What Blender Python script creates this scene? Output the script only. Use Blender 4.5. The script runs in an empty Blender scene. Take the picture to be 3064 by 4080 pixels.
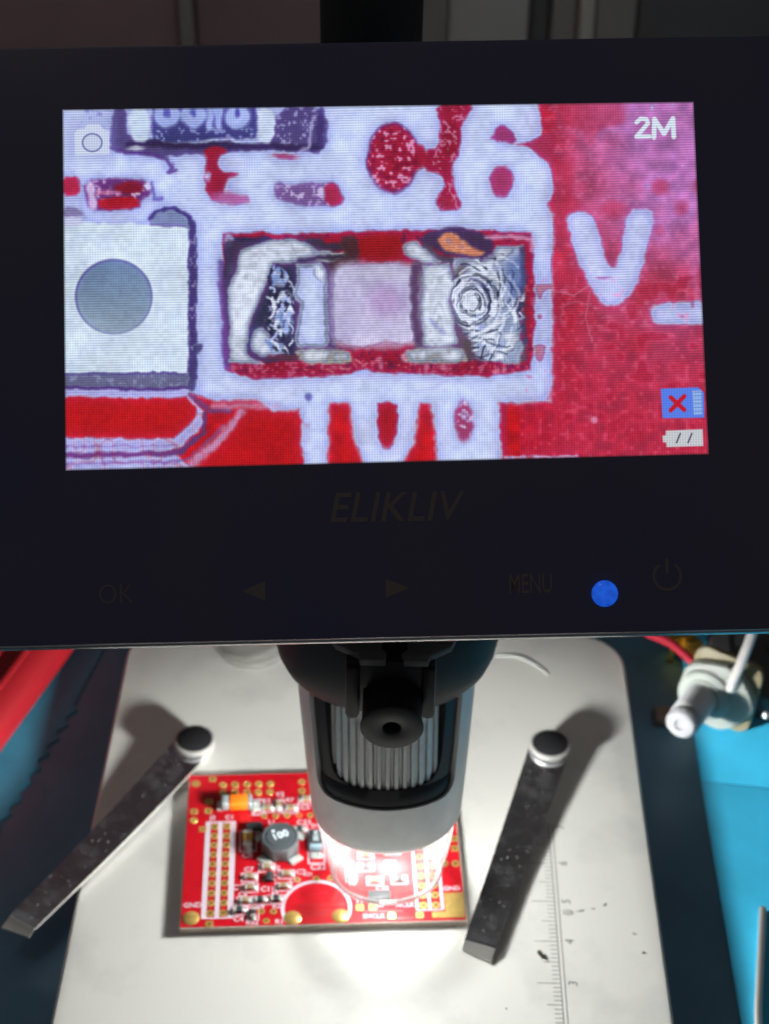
import bpy, bmesh, math, random
import numpy as np
from mathutils import Matrix, Vector, Euler
random.seed(7)
R = math.radians
MM = 0.001
scene = bpy.context.scene

# ------------------------------------------------------------------ camera
cam_d = bpy.data.cameras.new("camera")
cam_d.sensor_fit = 'VERTICAL'
cam_d.sensor_height = 24.0
cam_d.sensor_width = 18.0
cam_d.lens = 6722.1 / 4080 * 24.0
cam_d.clip_start = 0.01
cam_d.clip_end = 10.0
cam_d.dof.use_dof = True
cam_d.dof.focus_distance = 0.262
cam_d.dof.aperture_fstop = 18.5
cam = bpy.data.objects.new("camera", cam_d)
cam.location = (4.229 * MM, -183.614 * MM, 270.676 * MM)
cam.rotation_euler = (R(52.46646), R(-0.74159), R(1.0937))
scene.collection.objects.link(cam)
scene.camera = cam

# ------------------------------------------------------------------ room light
world = bpy.data.worlds.new("World")
scene.world = world
world.use_nodes = True
world.node_tree.nodes["Background"].inputs[0].default_value = (1.0, 0.96, 0.94, 1)
world.node_tree.nodes["Background"].inputs[1].default_value = 0.092
scene.view_settings.view_transform = 'Standard'
scene.view_settings.look = 'None'
scene.view_settings.exposure = 0.0
scene.view_settings.gamma = 1.0

def area(name, loc, target, size, power, col):
    l = bpy.data.lights.new(name, 'AREA')
    l.shape = 'DISK'; l.size = size; l.energy = power; l.color = col
    o = bpy.data.objects.new(name, l)
    o.location = loc
    o.rotation_euler = (Vector(target) - Vector(loc)).to_track_quat('-Z', 'Y').to_euler()
    scene.collection.objects.link(o)
    return o
# weak unseen fill added high overhead for ambient light
area("overhead_fill", (-0.6, 0.3, 2.2), (0, 0.1, 0), 0.6, 1.1, (1.0, 0.95, 0.88))

# tube axis of the microscope (mm)
T0 = Vector((3.7, 41.3, 6.7))
AX = Vector((-0.016, math.sin(R(13)), math.cos(R(13)))).normalized()
TX = Vector((1, 0, 0)); TX = (TX - AX * TX.dot(AX)).normalized()
TY = AX.cross(TX)
def frame(o, x, y, z):
    m = Matrix((x, y, z)).transposed().to_4x4()
    m.translation = Vector(o)
    return m
TUBE = frame(T0, TX, TY, AX)

# the microscope's own LED lamp: wide-angle ("batwing") emission out of the nose
LED = bpy.data.lights.new("led_lamp", 'POINT')
LED.energy = 0.0190
LED.color = (0.97, 1.0, 0.985)
LED.shadow_soft_size = 3.2 * MM
LED.use_nodes = True
nt = LED.node_tree
em = nt.nodes["Emission"]
geo = nt.nodes.new("ShaderNodeNewGeometry")
sx = nt.nodes.new("ShaderNodeSeparateXYZ")
ab = nt.nodes.new("ShaderNodeMath"); ab.operation = 'ABSOLUTE'
mx = nt.nodes.new("ShaderNodeMath"); mx.operation = 'MAXIMUM'; mx.inputs[1].default_value = 0.25
pw = nt.nodes.new("ShaderNodeMath"); pw.operation = 'POWER'; pw.inputs[1].default_value = -2.88
nt.links.new(geo.outputs["Incoming"], sx.inputs[0])
nt.links.new(sx.outputs[2], ab.inputs[0])
nt.links.new(ab.outputs[0], mx.inputs[0])
nt.links.new(mx.outputs[0], pw.inputs[0])
nt.links.new(pw.outputs[0], em.inputs["Strength"])
led_o = bpy.data.objects.new("led_lamp", LED)
led_o.location = (TUBE @ Vector((0, 0, 13.2))) * MM
scene.collection.objects.link(led_o)

# ------------------------------------------------------------------ materials
MATS = {}
def mat(name, col, rough=0.5, metal=0.0, spec=0.5, var=0.0, vscale=300, bump=0.0, bscale=2000, coat=0.0,
        emit=None, estr=0.0, col2=None, detail=4, roughvar=0.0, trans=0.0, sss=0.0):
    m = bpy.data.materials.new(name); m.use_nodes = True
    n = m.node_tree; b = n.nodes["Principled BSDF"]
    b.inputs["Base Color"].default_value = (*col, 1)
    b.inputs["Roughness"].default_value = rough
    b.inputs["Metallic"].default_value = metal
    b.inputs["Specular IOR Level"].default_value = spec
    b.inputs["Coat Weight"].default_value = coat
    b.inputs["Coat Roughness"].default_value = 0.05
    b.inputs["Transmission Weight"].default_value = trans
    if sss:
        b.inputs["Subsurface Weight"].default_value = sss
        b.inputs["Subsurface Radius"].default_value = (1, 1, 1)
        b.inputs["Subsurface Scale"].default_value = 3.0 * MM
    if emit:
        b.inputs["Emission Color"].default_value = (*emit, 1)
        b.inputs["Emission Strength"].default_value = estr
    tc = n.nodes.new("ShaderNodeTexCoord")
    if var or col2 or roughvar:
        t = n.nodes.new("ShaderNodeTexNoise"); t.inputs["Scale"].default_value = vscale
        t.inputs["Detail"].default_value = detail; t.inputs["Roughness"].default_value = 0.6
        n.links.new(tc.outputs["Object"], t.inputs["Vector"])
        if var or col2:
            r = n.nodes.new("ShaderNodeValToRGB")
            c2 = col2 if col2 else tuple(max(0, c * (1 - var)) for c in col)
            r.color_ramp.elements[0].position = 0.32; r.color_ramp.elements[0].color = (*c2, 1)
            r.color_ramp.elements[1].position = 0.68; r.color_ramp.elements[1].color = (*col, 1)
            n.links.new(t.outputs["Fac"], r.inputs[0]); n.links.new(r.outputs[0], b.inputs["Base Color"])
        if roughvar:
            mr = n.nodes.new("ShaderNodeMapRange")
            mr.inputs["From Min"].default_value = 0.3; mr.inputs["From Max"].default_value = 0.7
            mr.inputs["To Min"].default_value = rough; mr.inputs["To Max"].default_value = min(1, rough + roughvar)
            n.links.new(t.outputs["Fac"], mr.inputs["Value"]); n.links.new(mr.outputs[0], b.inputs["Roughness"])
    if bump:
        t2 = n.nodes.new("ShaderNodeTexNoise"); t2.inputs["Scale"].default_value = bscale; t2.inputs["Detail"].default_value = 3
        n.links.new(tc.outputs["Object"], t2.inputs["Vector"])
        bp = n.nodes.new("ShaderNodeBump"); bp.inputs["Strength"].default_value = bump; bp.inputs["Distance"].default_value = 0.1 * MM
        n.links.new(t2.outputs["Fac"], bp.inputs["Height"]); n.links.new(bp.outputs[0], b.inputs["Normal"])
    MATS[name] = m
    return m

mat("white_plastic", (0.745, 0.735, 0.685), 0.38, col2=(0.585, 0.58, 0.55), vscale=42, detail=6, bump=0.05, bscale=900)
_r = [x for x in MATS["white_plastic"].node_tree.nodes if x.type == 'VALTORGB'][0]
_r.color_ramp.elements[0].position = 0.25; _r.color_ramp.elements[1].position = 0.50
mat("mat_cyan_shaded", (0.035, 0.29, 0.43), 0.45, var=0.3, vscale=60, bump=0.2, bscale=1500)  # darker copy of the cyan: shade from the left clip put into the colour
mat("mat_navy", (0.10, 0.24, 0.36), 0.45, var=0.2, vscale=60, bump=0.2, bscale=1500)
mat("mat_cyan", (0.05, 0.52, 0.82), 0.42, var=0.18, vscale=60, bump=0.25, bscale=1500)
mat("table", (0.05, 0.045, 0.045), 0.5, var=0.3, vscale=20)
mat("black_plastic", (0.022, 0.022, 0.025), 0.5, spec=0.35, bump=0.25, bscale=2600, var=0.25, vscale=500)
mat("black_gloss", (0.010, 0.010, 0.013), 0.4, spec=0.4)
mat("black_rough", (0.13, 0.13, 0.135), 0.62, spec=0.3, bump=0.9, bscale=2200)
mat("bezel_glass", (0.064, 0.060, 0.098), 0.22, spec=0.3, col2=(0.050, 0.050, 0.120), vscale=22, detail=2, roughvar=0.14)
mat("frame_silver", (0.55, 0.55, 0.56), 0.22, metal=0.9)
mat("bezel_print", (0.122, 0.103, 0.100), 0.6, spec=0.2)
mat("silver_paint", (0.80, 0.805, 0.81), 0.42, metal=0.3, bump=0.12, bscale=3500, var=0.07, vscale=300)
mat("knurl", (0.94, 0.94, 0.92), 0.35, metal=0.35, var=0.10, vscale=700)
mat("lens_plate", (0.02, 0.02, 0.02), 0.4)
mat("steel", (0.60, 0.61, 0.65), 0.07, metal=1.0, roughvar=0.10, vscale=120, bump=0.03, bscale=500)
def dusty(m):
    n = m.node_tree; b = n.nodes["Principled BSDF"]; tc = n.nodes.new("ShaderNodeTexCoord")
    t = n.nodes.new("ShaderNodeTexNoise"); t.inputs["Scale"].default_value = 240; t.inputs["Detail"].default_value = 6; t.inputs["Roughness"].default_value = 0.7
    r = n.nodes.new("ShaderNodeMapRange"); r.inputs["From Min"].default_value = 0.48; r.inputs["From Max"].default_value = 0.85
    r.inputs["To Min"].default_value = 1.0; r.inputs["To Max"].default_value = 0.93
    n.links.new(tc.outputs["Object"], t.inputs["Vector"]); n.links.new(t.outputs["Fac"], r.inputs["Value"]); 
    t2 = n.nodes.new("ShaderNodeTexNoise"); t2.inputs["Scale"].default_value = 1500; t2.inputs["Detail"].default_value = 1
    r2 = n.nodes.new("ShaderNodeMapRange"); r2.inputs["From Min"].default_value = 0.70; r2.inputs["From Max"].default_value = 0.76
    r2.inputs["To Min"].default_value = 0.0; r2.inputs["To Max"].default_value = 0.32
    mi = n.nodes.new("ShaderNodeMath"); mi.operation = 'SUBTRACT'; mi.use_clamp = True
    n.links.new(tc.outputs["Object"], t2.inputs["Vector"]); n.links.new(t2.outputs["Fac"], r2.inputs["Value"])
    n.links.new(r.outputs[0], mi.inputs[0]); n.links.new(r2.outputs[0], mi.inputs[1]); n.links.new(mi.outputs[0], b.inputs["Metallic"])
dusty(MATS["steel"])
mat("steel_edge", (0.72, 0.70, 0.66), 0.3, metal=0.8)
mat("cap_black", (0.012, 0.012, 0.013), 0.12)
mat("print_grey", (0.17, 0.17, 0.175), 0.6)
mat("solder_mask", (0.46, 0.006, 0.014), 0.40, spec=0.2, var=0.14, vscale=260, bump=0.05, bscale=1500)
mat("mask_trace", (0.56, 0.009, 0.016), 0.28)
mat("mask_dark", (0.36, 0.004, 0.008), 0.32)
mat("substrate", (0.60, 0.50, 0.42), 0.6, var=0.25, vscale=800)
mat("gold", (0.74, 0.50, 0.15), 0.3, metal=0.6, var=0.25, vscale=900)
mat("hole_dark", (0.20, 0.11, 0.025), 0.4)
mat("silk", (0.62, 0.52, 0.59), 0.5, var=0.05, vscale=900)
mat("solder", (0.72, 0.75, 0.70), 0.25, metal=0.4, var=0.25, vscale=1500)
mat("cap_tan", (0.33, 0.22, 0.12), 0.45, var=0.2, vscale=900)
mat("cap_gold", (0.55, 0.30, 0.06), 0.4)
mat("cap_dark", (0.035, 0.04, 0.045), 0.4)
mat("ferrite", (0.13, 0.14, 0.15), 0.38, metal=0.15, var=0.2, vscale=500)
mat("ferrite_top", (0.055, 0.065, 0.07), 0.33, var=0.2, vscale=500)
mat("mark_white", (0.62, 0.72, 0.76), 0.5)
mat("orange", (0.95, 0.19, 0.012), 0.4, var=0.08, vscale=600)
mat("end_grey", (0.34, 0.38, 0.38), 0.35, metal=0.3)
mat("blue_grey", (0.25, 0.36, 0.42), 0.4)
mat("red_plastic", (0.32, 0.010, 0.016), 0.35, var=0.2, vscale=60)
mat("nylon", (0.36, 0.385, 0.35), 0.5, sss=1.0, var=0.06, vscale=200)
mat("nylon_white", (0.32, 0.32, 0.335), 0.5, sss=1.0)
mat("tan_board", (0.24, 0.20, 0.11), 0.5)
mat("grey_disc", (0.06, 0.06, 0.062), 0.5, var=0.2, vscale=100)
mat("wire_red", (0.36, 0.012, 0.03), 0.4)
mat("wire_white", (0.62, 0.58, 0.56), 0.45)
mat("brass", (0.60, 0.38, 0.08), 0.3, metal=1.0)
mat("brown_chip", (0.20, 0.15, 0.125), 0.6)
mat("wall_brown", (0.52, 0.33, 0.35), 0.5, var=0.25, vscale=12)
mat("wall_beige", (0.85, 0.80, 0.73), 0.45, var=0.2, vscale=12)
mat("wall_dark", (0.2, 0.18, 0.18), 0.5, var=0.2, vscale=12)
mat("wall_mid", (0.52, 0.47, 0.43), 0.5, var=0.2, vscale=12)
mat("wall_light", (0.9, 0.82, 0.72), 0.45)
mat("led_blue", (0.01, 0.06, 0.5), 0.2, emit=(0.005, 0.075, 0.55), estr=0.85, coat=0.6)
def led_glow(m):
    n = m.node_tree; b = n.nodes["Principled BSDF"]; tc = n.nodes.new("ShaderNodeTexCoord")
    t = n.nodes.new("ShaderNodeTexVoronoi"); t.inputs["Scale"].default_value = 900
    r = n.nodes.new("ShaderNodeValToRGB"); r.color_ramp.elements[0].color = (0.005, 0.062, 0.47, 1); r.color_ramp.elements[1].color = (0.010, 0.115, 0.74, 1)
    mp = n.nodes.new("ShaderNodeMapRange"); mp.inputs["From Min"].default_value = 0.0; mp.inputs["From Max"].default_value = 0.9
    n.links.new(tc.outputs["Object"], t.inputs["Vector"]); n.links.new(t.outputs["Distance"], mp.inputs["Value"]); n.links.new(mp.outputs[0], r.inputs[0])
    n.links.new(r.outputs[0], b.inputs["Emission Color"])
led_glow(MATS["led_blue"])
mat("led_white", (0.9, 0.9, 0.8), 0.3, emit=(1, 0.97, 0.9), estr=4)
mat("grit", (0.34, 0.31, 0.24), 0.4, metal=0.4, var=0.5, vscale=2500)
mat("crumb", (0.34, 0.29, 0.22), 0.7)
mat("scratch", (0.42, 0.43, 0.41), 0.5)

def clear_plastic(name, tint, haze, gloss=1.0, edge=0.25):
    m = bpy.data.materials.new(name); m.use_nodes = True
    n = m.node_tree; n.nodes.clear()
    out = n.nodes.new("ShaderNodeOutputMaterial")
    tr = n.nodes.new("ShaderNodeBsdfTransparent"); tr.inputs[0].default_value = (*tint, 1)
    gl = n.nodes.new("ShaderNodeBsdfGlossy"); gl.inputs["Roughness"].default_value = 0.06
    df = n.nodes.new("ShaderNodeBsdfDiffuse"); df.inputs[0].default_value = (0.9, 0.88, 0.88, 1)
    tl = n.nodes.new("ShaderNodeBsdfTranslucent"); tl.inputs[0].default_value = (0.9, 0.88, 0.88, 1)
    ad = n.nodes.new("ShaderNodeMixShader"); ad.inputs[0].default_value = 0.5
    n.links.new(df.outputs[0], ad.inputs[1]); n.links.new(tl.outputs[0], ad.inputs[2])
    tc = n.nodes.new("ShaderNodeTexCoord")
    ns = n.nodes.new("ShaderNodeTexNoise"); ns.inputs["Scale"].default_value = 160; ns.inputs["Detail"].default_value = 3
    n.links.new(tc.outputs["Object"], ns.inputs["Vector"])
    mr = n.nodes.new("ShaderNodeMapRange")
    mr.inputs["From Min"].default_value = 0.45; mr.inputs["From Max"].default_value = 0.75
    mr.inputs["To Min"].default_value = haze * 0.5; mr.inputs["To Max"].default_value = haze * 2.2
    n.links.new(ns.outputs["Fac"], mr.inputs["Value"])
    m1 = n.nodes.new("ShaderNodeMixShader")
    lw0 = n.nodes.new("ShaderNodeLayerWeight"); lw0.inputs["Blend"].default_value = 0.5
    p3 = n.nodes.new("ShaderNodeMath"); p3.operation = 'POWER'; p3.inputs[1].default_value = 3.0
    ma = n.nodes.new("ShaderNodeMath"); ma.operation = 'MULTIPLY_ADD'; ma.inputs[1].default_value = edge
    n.links.new(lw0.outputs["Facing"], p3.inputs[0]); n.links.new(p3.outputs[0], ma.inputs[0]); n.links.new(mr.outputs[0], ma.inputs[2])
    n.links.new(ma.outputs[0], m1.inputs[0])
    n.links.new(tr.outputs[0], m1.inputs[1]); n.links.new(ad.outputs[0], m1.inputs[2])
    lw = n.nodes.new("ShaderNodeLayerWeight"); lw.inputs["Blend"].default_value = 0.5
    p4 = n.nodes.new("ShaderNodeMath"); p4.operation = 'POWER'; p4.inputs[1].default_value = 4.0
    fr = n.nodes.new("ShaderNodeMath"); fr.operation = 'MULTIPLY_ADD'; fr.inputs[1].default_value = 0.75 * gloss; fr.inputs[2].default_value = 0.035
    n.links.new(lw.outputs["Facing"], p4.inputs[0]); n.links.new(p4.outputs[0], fr.inputs[0])
    m2 = n.nodes.new("ShaderNodeMixShader")
    bp = n.nodes.new("ShaderNodeBump"); bp.inputs["Strength"].default_value = 0.25; bp.inputs["Distance"].default_value = 0.4 * MM
    n.links.new(ns.outputs["Fac"], bp.inputs["Height"]); n.links.new(bp.outputs[0], gl.inputs["Normal"])
    n.links.new(fr.outputs[0], m2.inputs[0]); n.links.new(m1.outputs[0], m2.inputs[1]); n.links.new(gl.outputs[0], m2.inputs[2])
    n.links.new(m2.outputs[0], out.inputs[0])
    MATS[name] = m
clear_plastic("clear_hood", (0.985, 0.982, 0.982), 0.005, edge=0.028)
clear_plastic("clear_rim", (0.56, 0.56, 0.56), 0.26, edge=0.14)
clear_plastic("clear_cap", (0.95, 0.95, 0.94), 0.05, edge=0.15)

# ------------------------------------------------------------------ geometry helpers (all in mm)
def G(v=None, f=None): return [list(v or []), list(f or [])]
def join(*gs):
    o = G()
    for g in gs:
        k = len(o[0]); o[0] += g[0]; o[1] += [tuple(i + k for i in q) for q in g[1]]
    return o
def xf(g, M): return [[tuple(M @ Vector(v)) for v in g[0]], g[1]]
def mv(g, x=0, y=0, z=0): return [[(a + x, b + y, c + z) for a, b, c in g[0]], g[1]]
def from_bm(bm):
    bm.verts.index_update()
    g = G([tuple(v.co) for v in bm.verts], [tuple(v.index for v in f.verts) for f in bm.faces]); bm.free(); return g
def bevelled(g, w, seg=2, ang=30):
    bm = bmesh.new()
    vs = [bm.verts.new(v) for v in g[0]]
    for f in g[1]: bm.faces.new([vs[i] for i in f])
    bmesh.ops.recalc_face_normals(bm, faces=bm.faces)
    es = [e for e in bm.edges if len(e.link_faces) == 2 and e.calc_face_angle(0) > R(ang)]
    bmesh.ops.bevel(bm, geom=es, offset=w, segments=seg, profile=0.5, affect='EDGES', clamp_overlap=True)
    return from_bm(bm)
def box(x0, x1, y0, y1, z0, z1, bev=0, seg=2):
    v = [(x, y, z) for z in (z0, z1) for y in (y0, y1) for x in (x0, x1)]
    g = G(v, [(0, 2, 3, 1), (4, 5, 7, 6), (0, 1, 5, 4), (2, 6, 7, 3), (0, 4, 6, 2), (1, 3, 7, 5)])
    return bevelled(g, bev, seg) if bev else g
def prism(poly, z0, z1, bev=0, seg=2):
    n = len(poly)
    v = [(x, y, z0) for x, y in poly] + [(x, y, z1) for x, y in poly]
    f = [tuple(range(n - 1, -1, -1)), tuple(range(n, 2 * n))] + [(i, (i + 1) % n, n + (i + 1) % n, n + i) for i in range(n)]
    g = G(v, f)
    return bevelled(g, bev, seg, 40) if bev else g
def rrect(x0, x1, y0, y1, r, n=8):
    p = []
    for cx, cy, a0 in ((x1 - r, y1 - r, 0), (x0 + r, y1 - r, 90), (x0 + r, y0 + r, 180), (x1 - r, y0 + r, 270)):
        for i in range(n + 1):
            a = R(a0 + 90 * i / n); p.append((cx + r * math.cos(a), cy + r * math.sin(a)))
    return p
def circ(r, n=32, x=0, y=0, ry=None): return [(x + r * math.cos(2 * math.pi * i / n), y + (ry or r) * math.sin(2 * math.pi * i / n)) for i in range(n)]
def lathe(prof, n=48, closed=False):
    v = []; f = []
    for r, z in prof:
        for i in range(n):
            a = 2 * math.pi * i / n; v.append((r * math.cos(a), r * math.sin(a), z))
    m = len(prof)
    for j in range(m - 1 + (1 if closed else 0)):
        a, b = j * n, ((j + 1) % m) * n
        for i in range(n): f.append((a + i, a + (i + 1) % n, b + (i + 1) % n, b + i))
    if not closed:
        if prof[0][0] > 1e-6: f.append(tuple(range(n - 1, -1, -1)))
        if prof[-1][0] > 1e-6: f.append(tuple(range((m - 1) * n, m * n)))
    return G(v, f)
def tube(path, r, n=10):
    P = [Vector(p) for p in path]; v = []; f = []
    up = Vector((0.13, 0.21, 0.97))
    for i, p in enumerate(P):
        t = (P[min(i + 1, len(P) - 1)] - P[max(i - 1, 0)]).normalized()
        a = t.cross(up)
        if a.length < 1e-3: a = t.cross(Vector((1, 0, 0)))
        a.normalize(); b = t.cross(a)
        rr = r[i] if isinstance(r, (list, tuple)) else r
        for k in range(n):
            q = 2 * math.pi * k / n; v.append(tuple(p + (a * math.cos(q) + b * math.sin(q)) * rr))
    for i in range(len(P) - 1):
        for k in range(n): f.append((i * n + k, i * n + (k + 1) % n, (i + 1) * n + (k + 1) % n, (i + 1) * n + k))
    f.append(tuple(range(n - 1, -1, -1))); f.append(tuple(range((len(P) - 1) * n, len(P) * n)))
    return G(v, f)
def spline(pts, k=8):
    P = [Vector(p) for p in pts]; out = []
    for i in range(len(P) - 1):
        p0, p1, p2, p3 = P[max(i - 1, 0)], P[i], P[i + 1], P[min(i + 2, len(P) - 1)]
        for j in range(k):
            t = j / k
            out.append(0.5 * ((2 * p1) + (p2 - p0) * t + (2 * p0 - 5 * p1 + 4 * p2 - p3) * t * t + (3 * p1 - p0 - 3 * p2 + p3) * t ** 3))
    out.append(P[-1]); return out
def quad(x0, x1, y0, y1, z): return G([(x0, y0, z), (x1, y0, z), (x1, y1, z), (x0, y1, z)], [(0, 1, 2, 3)])
def strip(a, b, w, z):
    d = Vector((b[0] - a[0], b[1] - a[1])); n = Vector((-d.y, d.x)).normalized() * w / 2
    return G([(a[0] - n.x, a[1] - n.y, z), (b[0] - n.x, b[1] - n.y, z), (b[0] + n.x, b[1] + n.y, z), (a[0] + n.x, a[1] + n.y, z)], [(0, 1, 2, 3)])
def frame_print(x0, x1, y0, y1, w, z):
    return join(quad(x0, x1, y0, y0 + w, z), quad(x0, x1, y1 - w, y1, z), quad(x0, x0 + w, y0 + w, y1 - w, z), quad(x1 - w, x1, y0 + w, y1 - w, z))
def ring_print(r, w, z, a0=0, a1=360, n=64, x=0, y=0):
    v = []; f = []
    for i in range(n + 1):
        a = R(a0 + (a1 - a0) * i / n)
        for q in (r - w / 2, r + w / 2): v.append((x + q * math.cos(a), y + q * math.sin(a), z))
    for i in range(n): f.append((2 * i, 2 * i + 1, 2 * i + 3, 2 * i + 2))
    return G(v, f)
def text_geo(s, size, shear=0.0, thick=0.0, space=1.0, xs=1.0, offset=0.0):
    c = bpy.data.curves.new("lettering", 'FONT')
    c.body = s; c.size = size; c.shear = shear; c.align_x = 'CENTER'; c.align_y = 'CENTER'
    c.space_character = space; c.extrude = thick; c.resolution_u = 3; c.offset = offset
    o = bpy.data.objects.new("lettering", c)
    me = bpy.data.meshes.new_from_object(o)
    g = G([(v.co.x * xs, v.co.y, v.co.z) for v in me.vertices], [tuple(p.vertices) for p in me.polygons])
    bpy.data.objects.remove(o); bpy.data.curves.remove(c); bpy.data.meshes.remove(me)
    return g

WM = {}     # object name -> world matrix (mm)
def empty(name, M=None, parent=None, **props):
    o = bpy.data.objects.new(name, None); o.empty_display_size = 0.005
    return link(o, M or Matrix(), parent, props)
def link(o, M, parent, props):
    scene.collection.objects.link(o)
    WM[o.name] = M
    L = M
    if parent is not None:
        o.parent = parent; L = WM[parent.name].inverted() @ M
    t = L.to_translation() * MM
    L = L.copy(); L.translation = t
    o.matrix_local = L
    for k, v in props.items(): o[k] = v
    return o
def mesh_of(name, g, material, smooth=35, recalc=True):
    me = bpy.data.meshes.new(name)
    me.from_pydata([(a * MM, b * MM, c * MM) for a, b, c in g[0]], [], g[1])
    if recalc:
        bm = bmesh.new(); bm.from_mesh(me); bmesh.ops.recalc_face_normals(bm, faces=bm.faces); bm.to_mesh(me); bm.free()
    me.materials.append(MATS[material])
    if smooth:
        for p in me.polygons: p.use_smooth = True
        me.set_sharp_from_angle(angle=R(smooth))
    me.update()
    return me
def obj(name, g, material, parent=None, M=None, smooth=35, recalc=True, **props):
    me = g if isinstance(g, bpy.types.Mesh) else mesh_of(name, g, material, smooth, recalc)
    o = bpy.data.objects.new(name, me)
    if M is None: M = WM[parent.name] if parent is not None else Matrix()
    return link(o, M, parent, props)
def T(x=0, y=0, z=0, rz=0.0): return Matrix.Translation((x, y, z)) @ Matrix.Rotation(R(rz), 4, 'Z')

# ------------------------------------------------------------------ setting
MATZ = -6.4
obj("table", box(-700, 700, -350, 300, -40, MATZ - 2.6), "table", kind="structure")
wall = empty("wall", T(0, 300, 0), kind="structure")
def wall_panel(x0, x1, m, proud=4, r=1.5):
    obj("panel", mv(box(x0, x1, -proud, 12, MATZ - 2.6, 330, r, 3), 0, 0, 0), m, wall)
for x0, x1, m, pr in ((-420, -200, "wall_dark", 0), (-200, -63, "wall_brown", 4), (-62.6, -58.4, "wall_mid", 7), (-58, 7, "wall_brown", 4), (7.4, 16, "wall_mid", 5),
                      (16.4, 39.5, "wall_beige", 6), (39.9, 46, "wall_dark", 1), (46.4, 54, "wall_mid", 3), (54.4, 58.6, "wall_light", 7),
                      (59, 71, "wall_mid", 4), (71.4, 150, "wall_dark", 3), (150.4, 420, "wall_brown", 2)):
    wall_panel(x0, x1, m, pr)

wm = empty("work_mat", T(0, 60, MATZ), label="cyan work mat under the white microscope stand", category="mat")
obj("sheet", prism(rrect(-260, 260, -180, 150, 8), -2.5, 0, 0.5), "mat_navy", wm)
# lighter cyan panels laid into the dark sheet; the left one has a toothed edge and a shade-darkened colour
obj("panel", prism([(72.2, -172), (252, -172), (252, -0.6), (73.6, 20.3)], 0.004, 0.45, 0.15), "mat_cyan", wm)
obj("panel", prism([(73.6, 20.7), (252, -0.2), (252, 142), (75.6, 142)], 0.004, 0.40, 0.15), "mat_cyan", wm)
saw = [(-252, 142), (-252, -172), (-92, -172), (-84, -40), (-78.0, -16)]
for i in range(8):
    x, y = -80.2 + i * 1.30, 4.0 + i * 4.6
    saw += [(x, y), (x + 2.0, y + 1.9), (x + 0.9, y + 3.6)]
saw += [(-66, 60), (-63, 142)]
obj("panel", prism(saw, 0.004, 0.45), "mat_cyan_shaded", wm)

# ------------------------------------------------------------------ stand: base, ruler, column, clips
st = empty("microscope_stand", T(0, 40, MATZ), label="white flat microscope stand with black column and two steel clips", category="stand")
obj("base_plate", bevelled(prism(rrect(-58.9, 58.9, -60, 122, 11, 10), -5.4, 0), 0.7, 3, 40), "white_plastic", st, T())
foot = mesh_of("foot", lathe([(6, -6.35), (6, -5.38)], 24), "black_plastic")
for x in (-48, 48):
    for y in (-48, 110): obj("foot", foot, None, st, T(x, y, 0))
rg = join(strip((37.95, -60), (37.95, 61), 0.16, 0.03), strip((38.75, -60), (38.75, 61), 0.16, 0.03))
for k in range(-100, 12):
    y = 50.3 + k
    if k % 10 == 0: x0 = 33.3
    elif k % 5 == 0: x0 = 35.0
    else: x0 = 36.4
    rg = join(rg, strip((x0, y), (37.85, y), 0.14, 0.03))
rs = obj("ruler_scale", rg, "print_grey", st, T(), smooth=0)
for k in range(-4, 8):
    obj("ruler_number", xf(text_geo(str(k) if k > 0 else str(-k), 2.5, shear=0.1), Matrix.Rotation(R(90), 4, 'Z')), "print_grey", rs, T(40.4, 50.3 + 10 * (k - 6), 0.03), smooth=0)
obj("column", lathe([(0, -0.02), (14, 0), (14, 6), (9.5, 8), (9.2, 60), (9.0, 120), (9.0, 150), (9.1, 168), (8.6, 180), (8.2, 240), (7, 244), (0, 245)], 40), "black_plastic", st, T(-2.1, 104, 0))
obj("support_arm", box(-7, 7, -32, 4, -7, 7, 2, 3), "black_plastic", st, T(-1.0, 96, 92))

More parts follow.
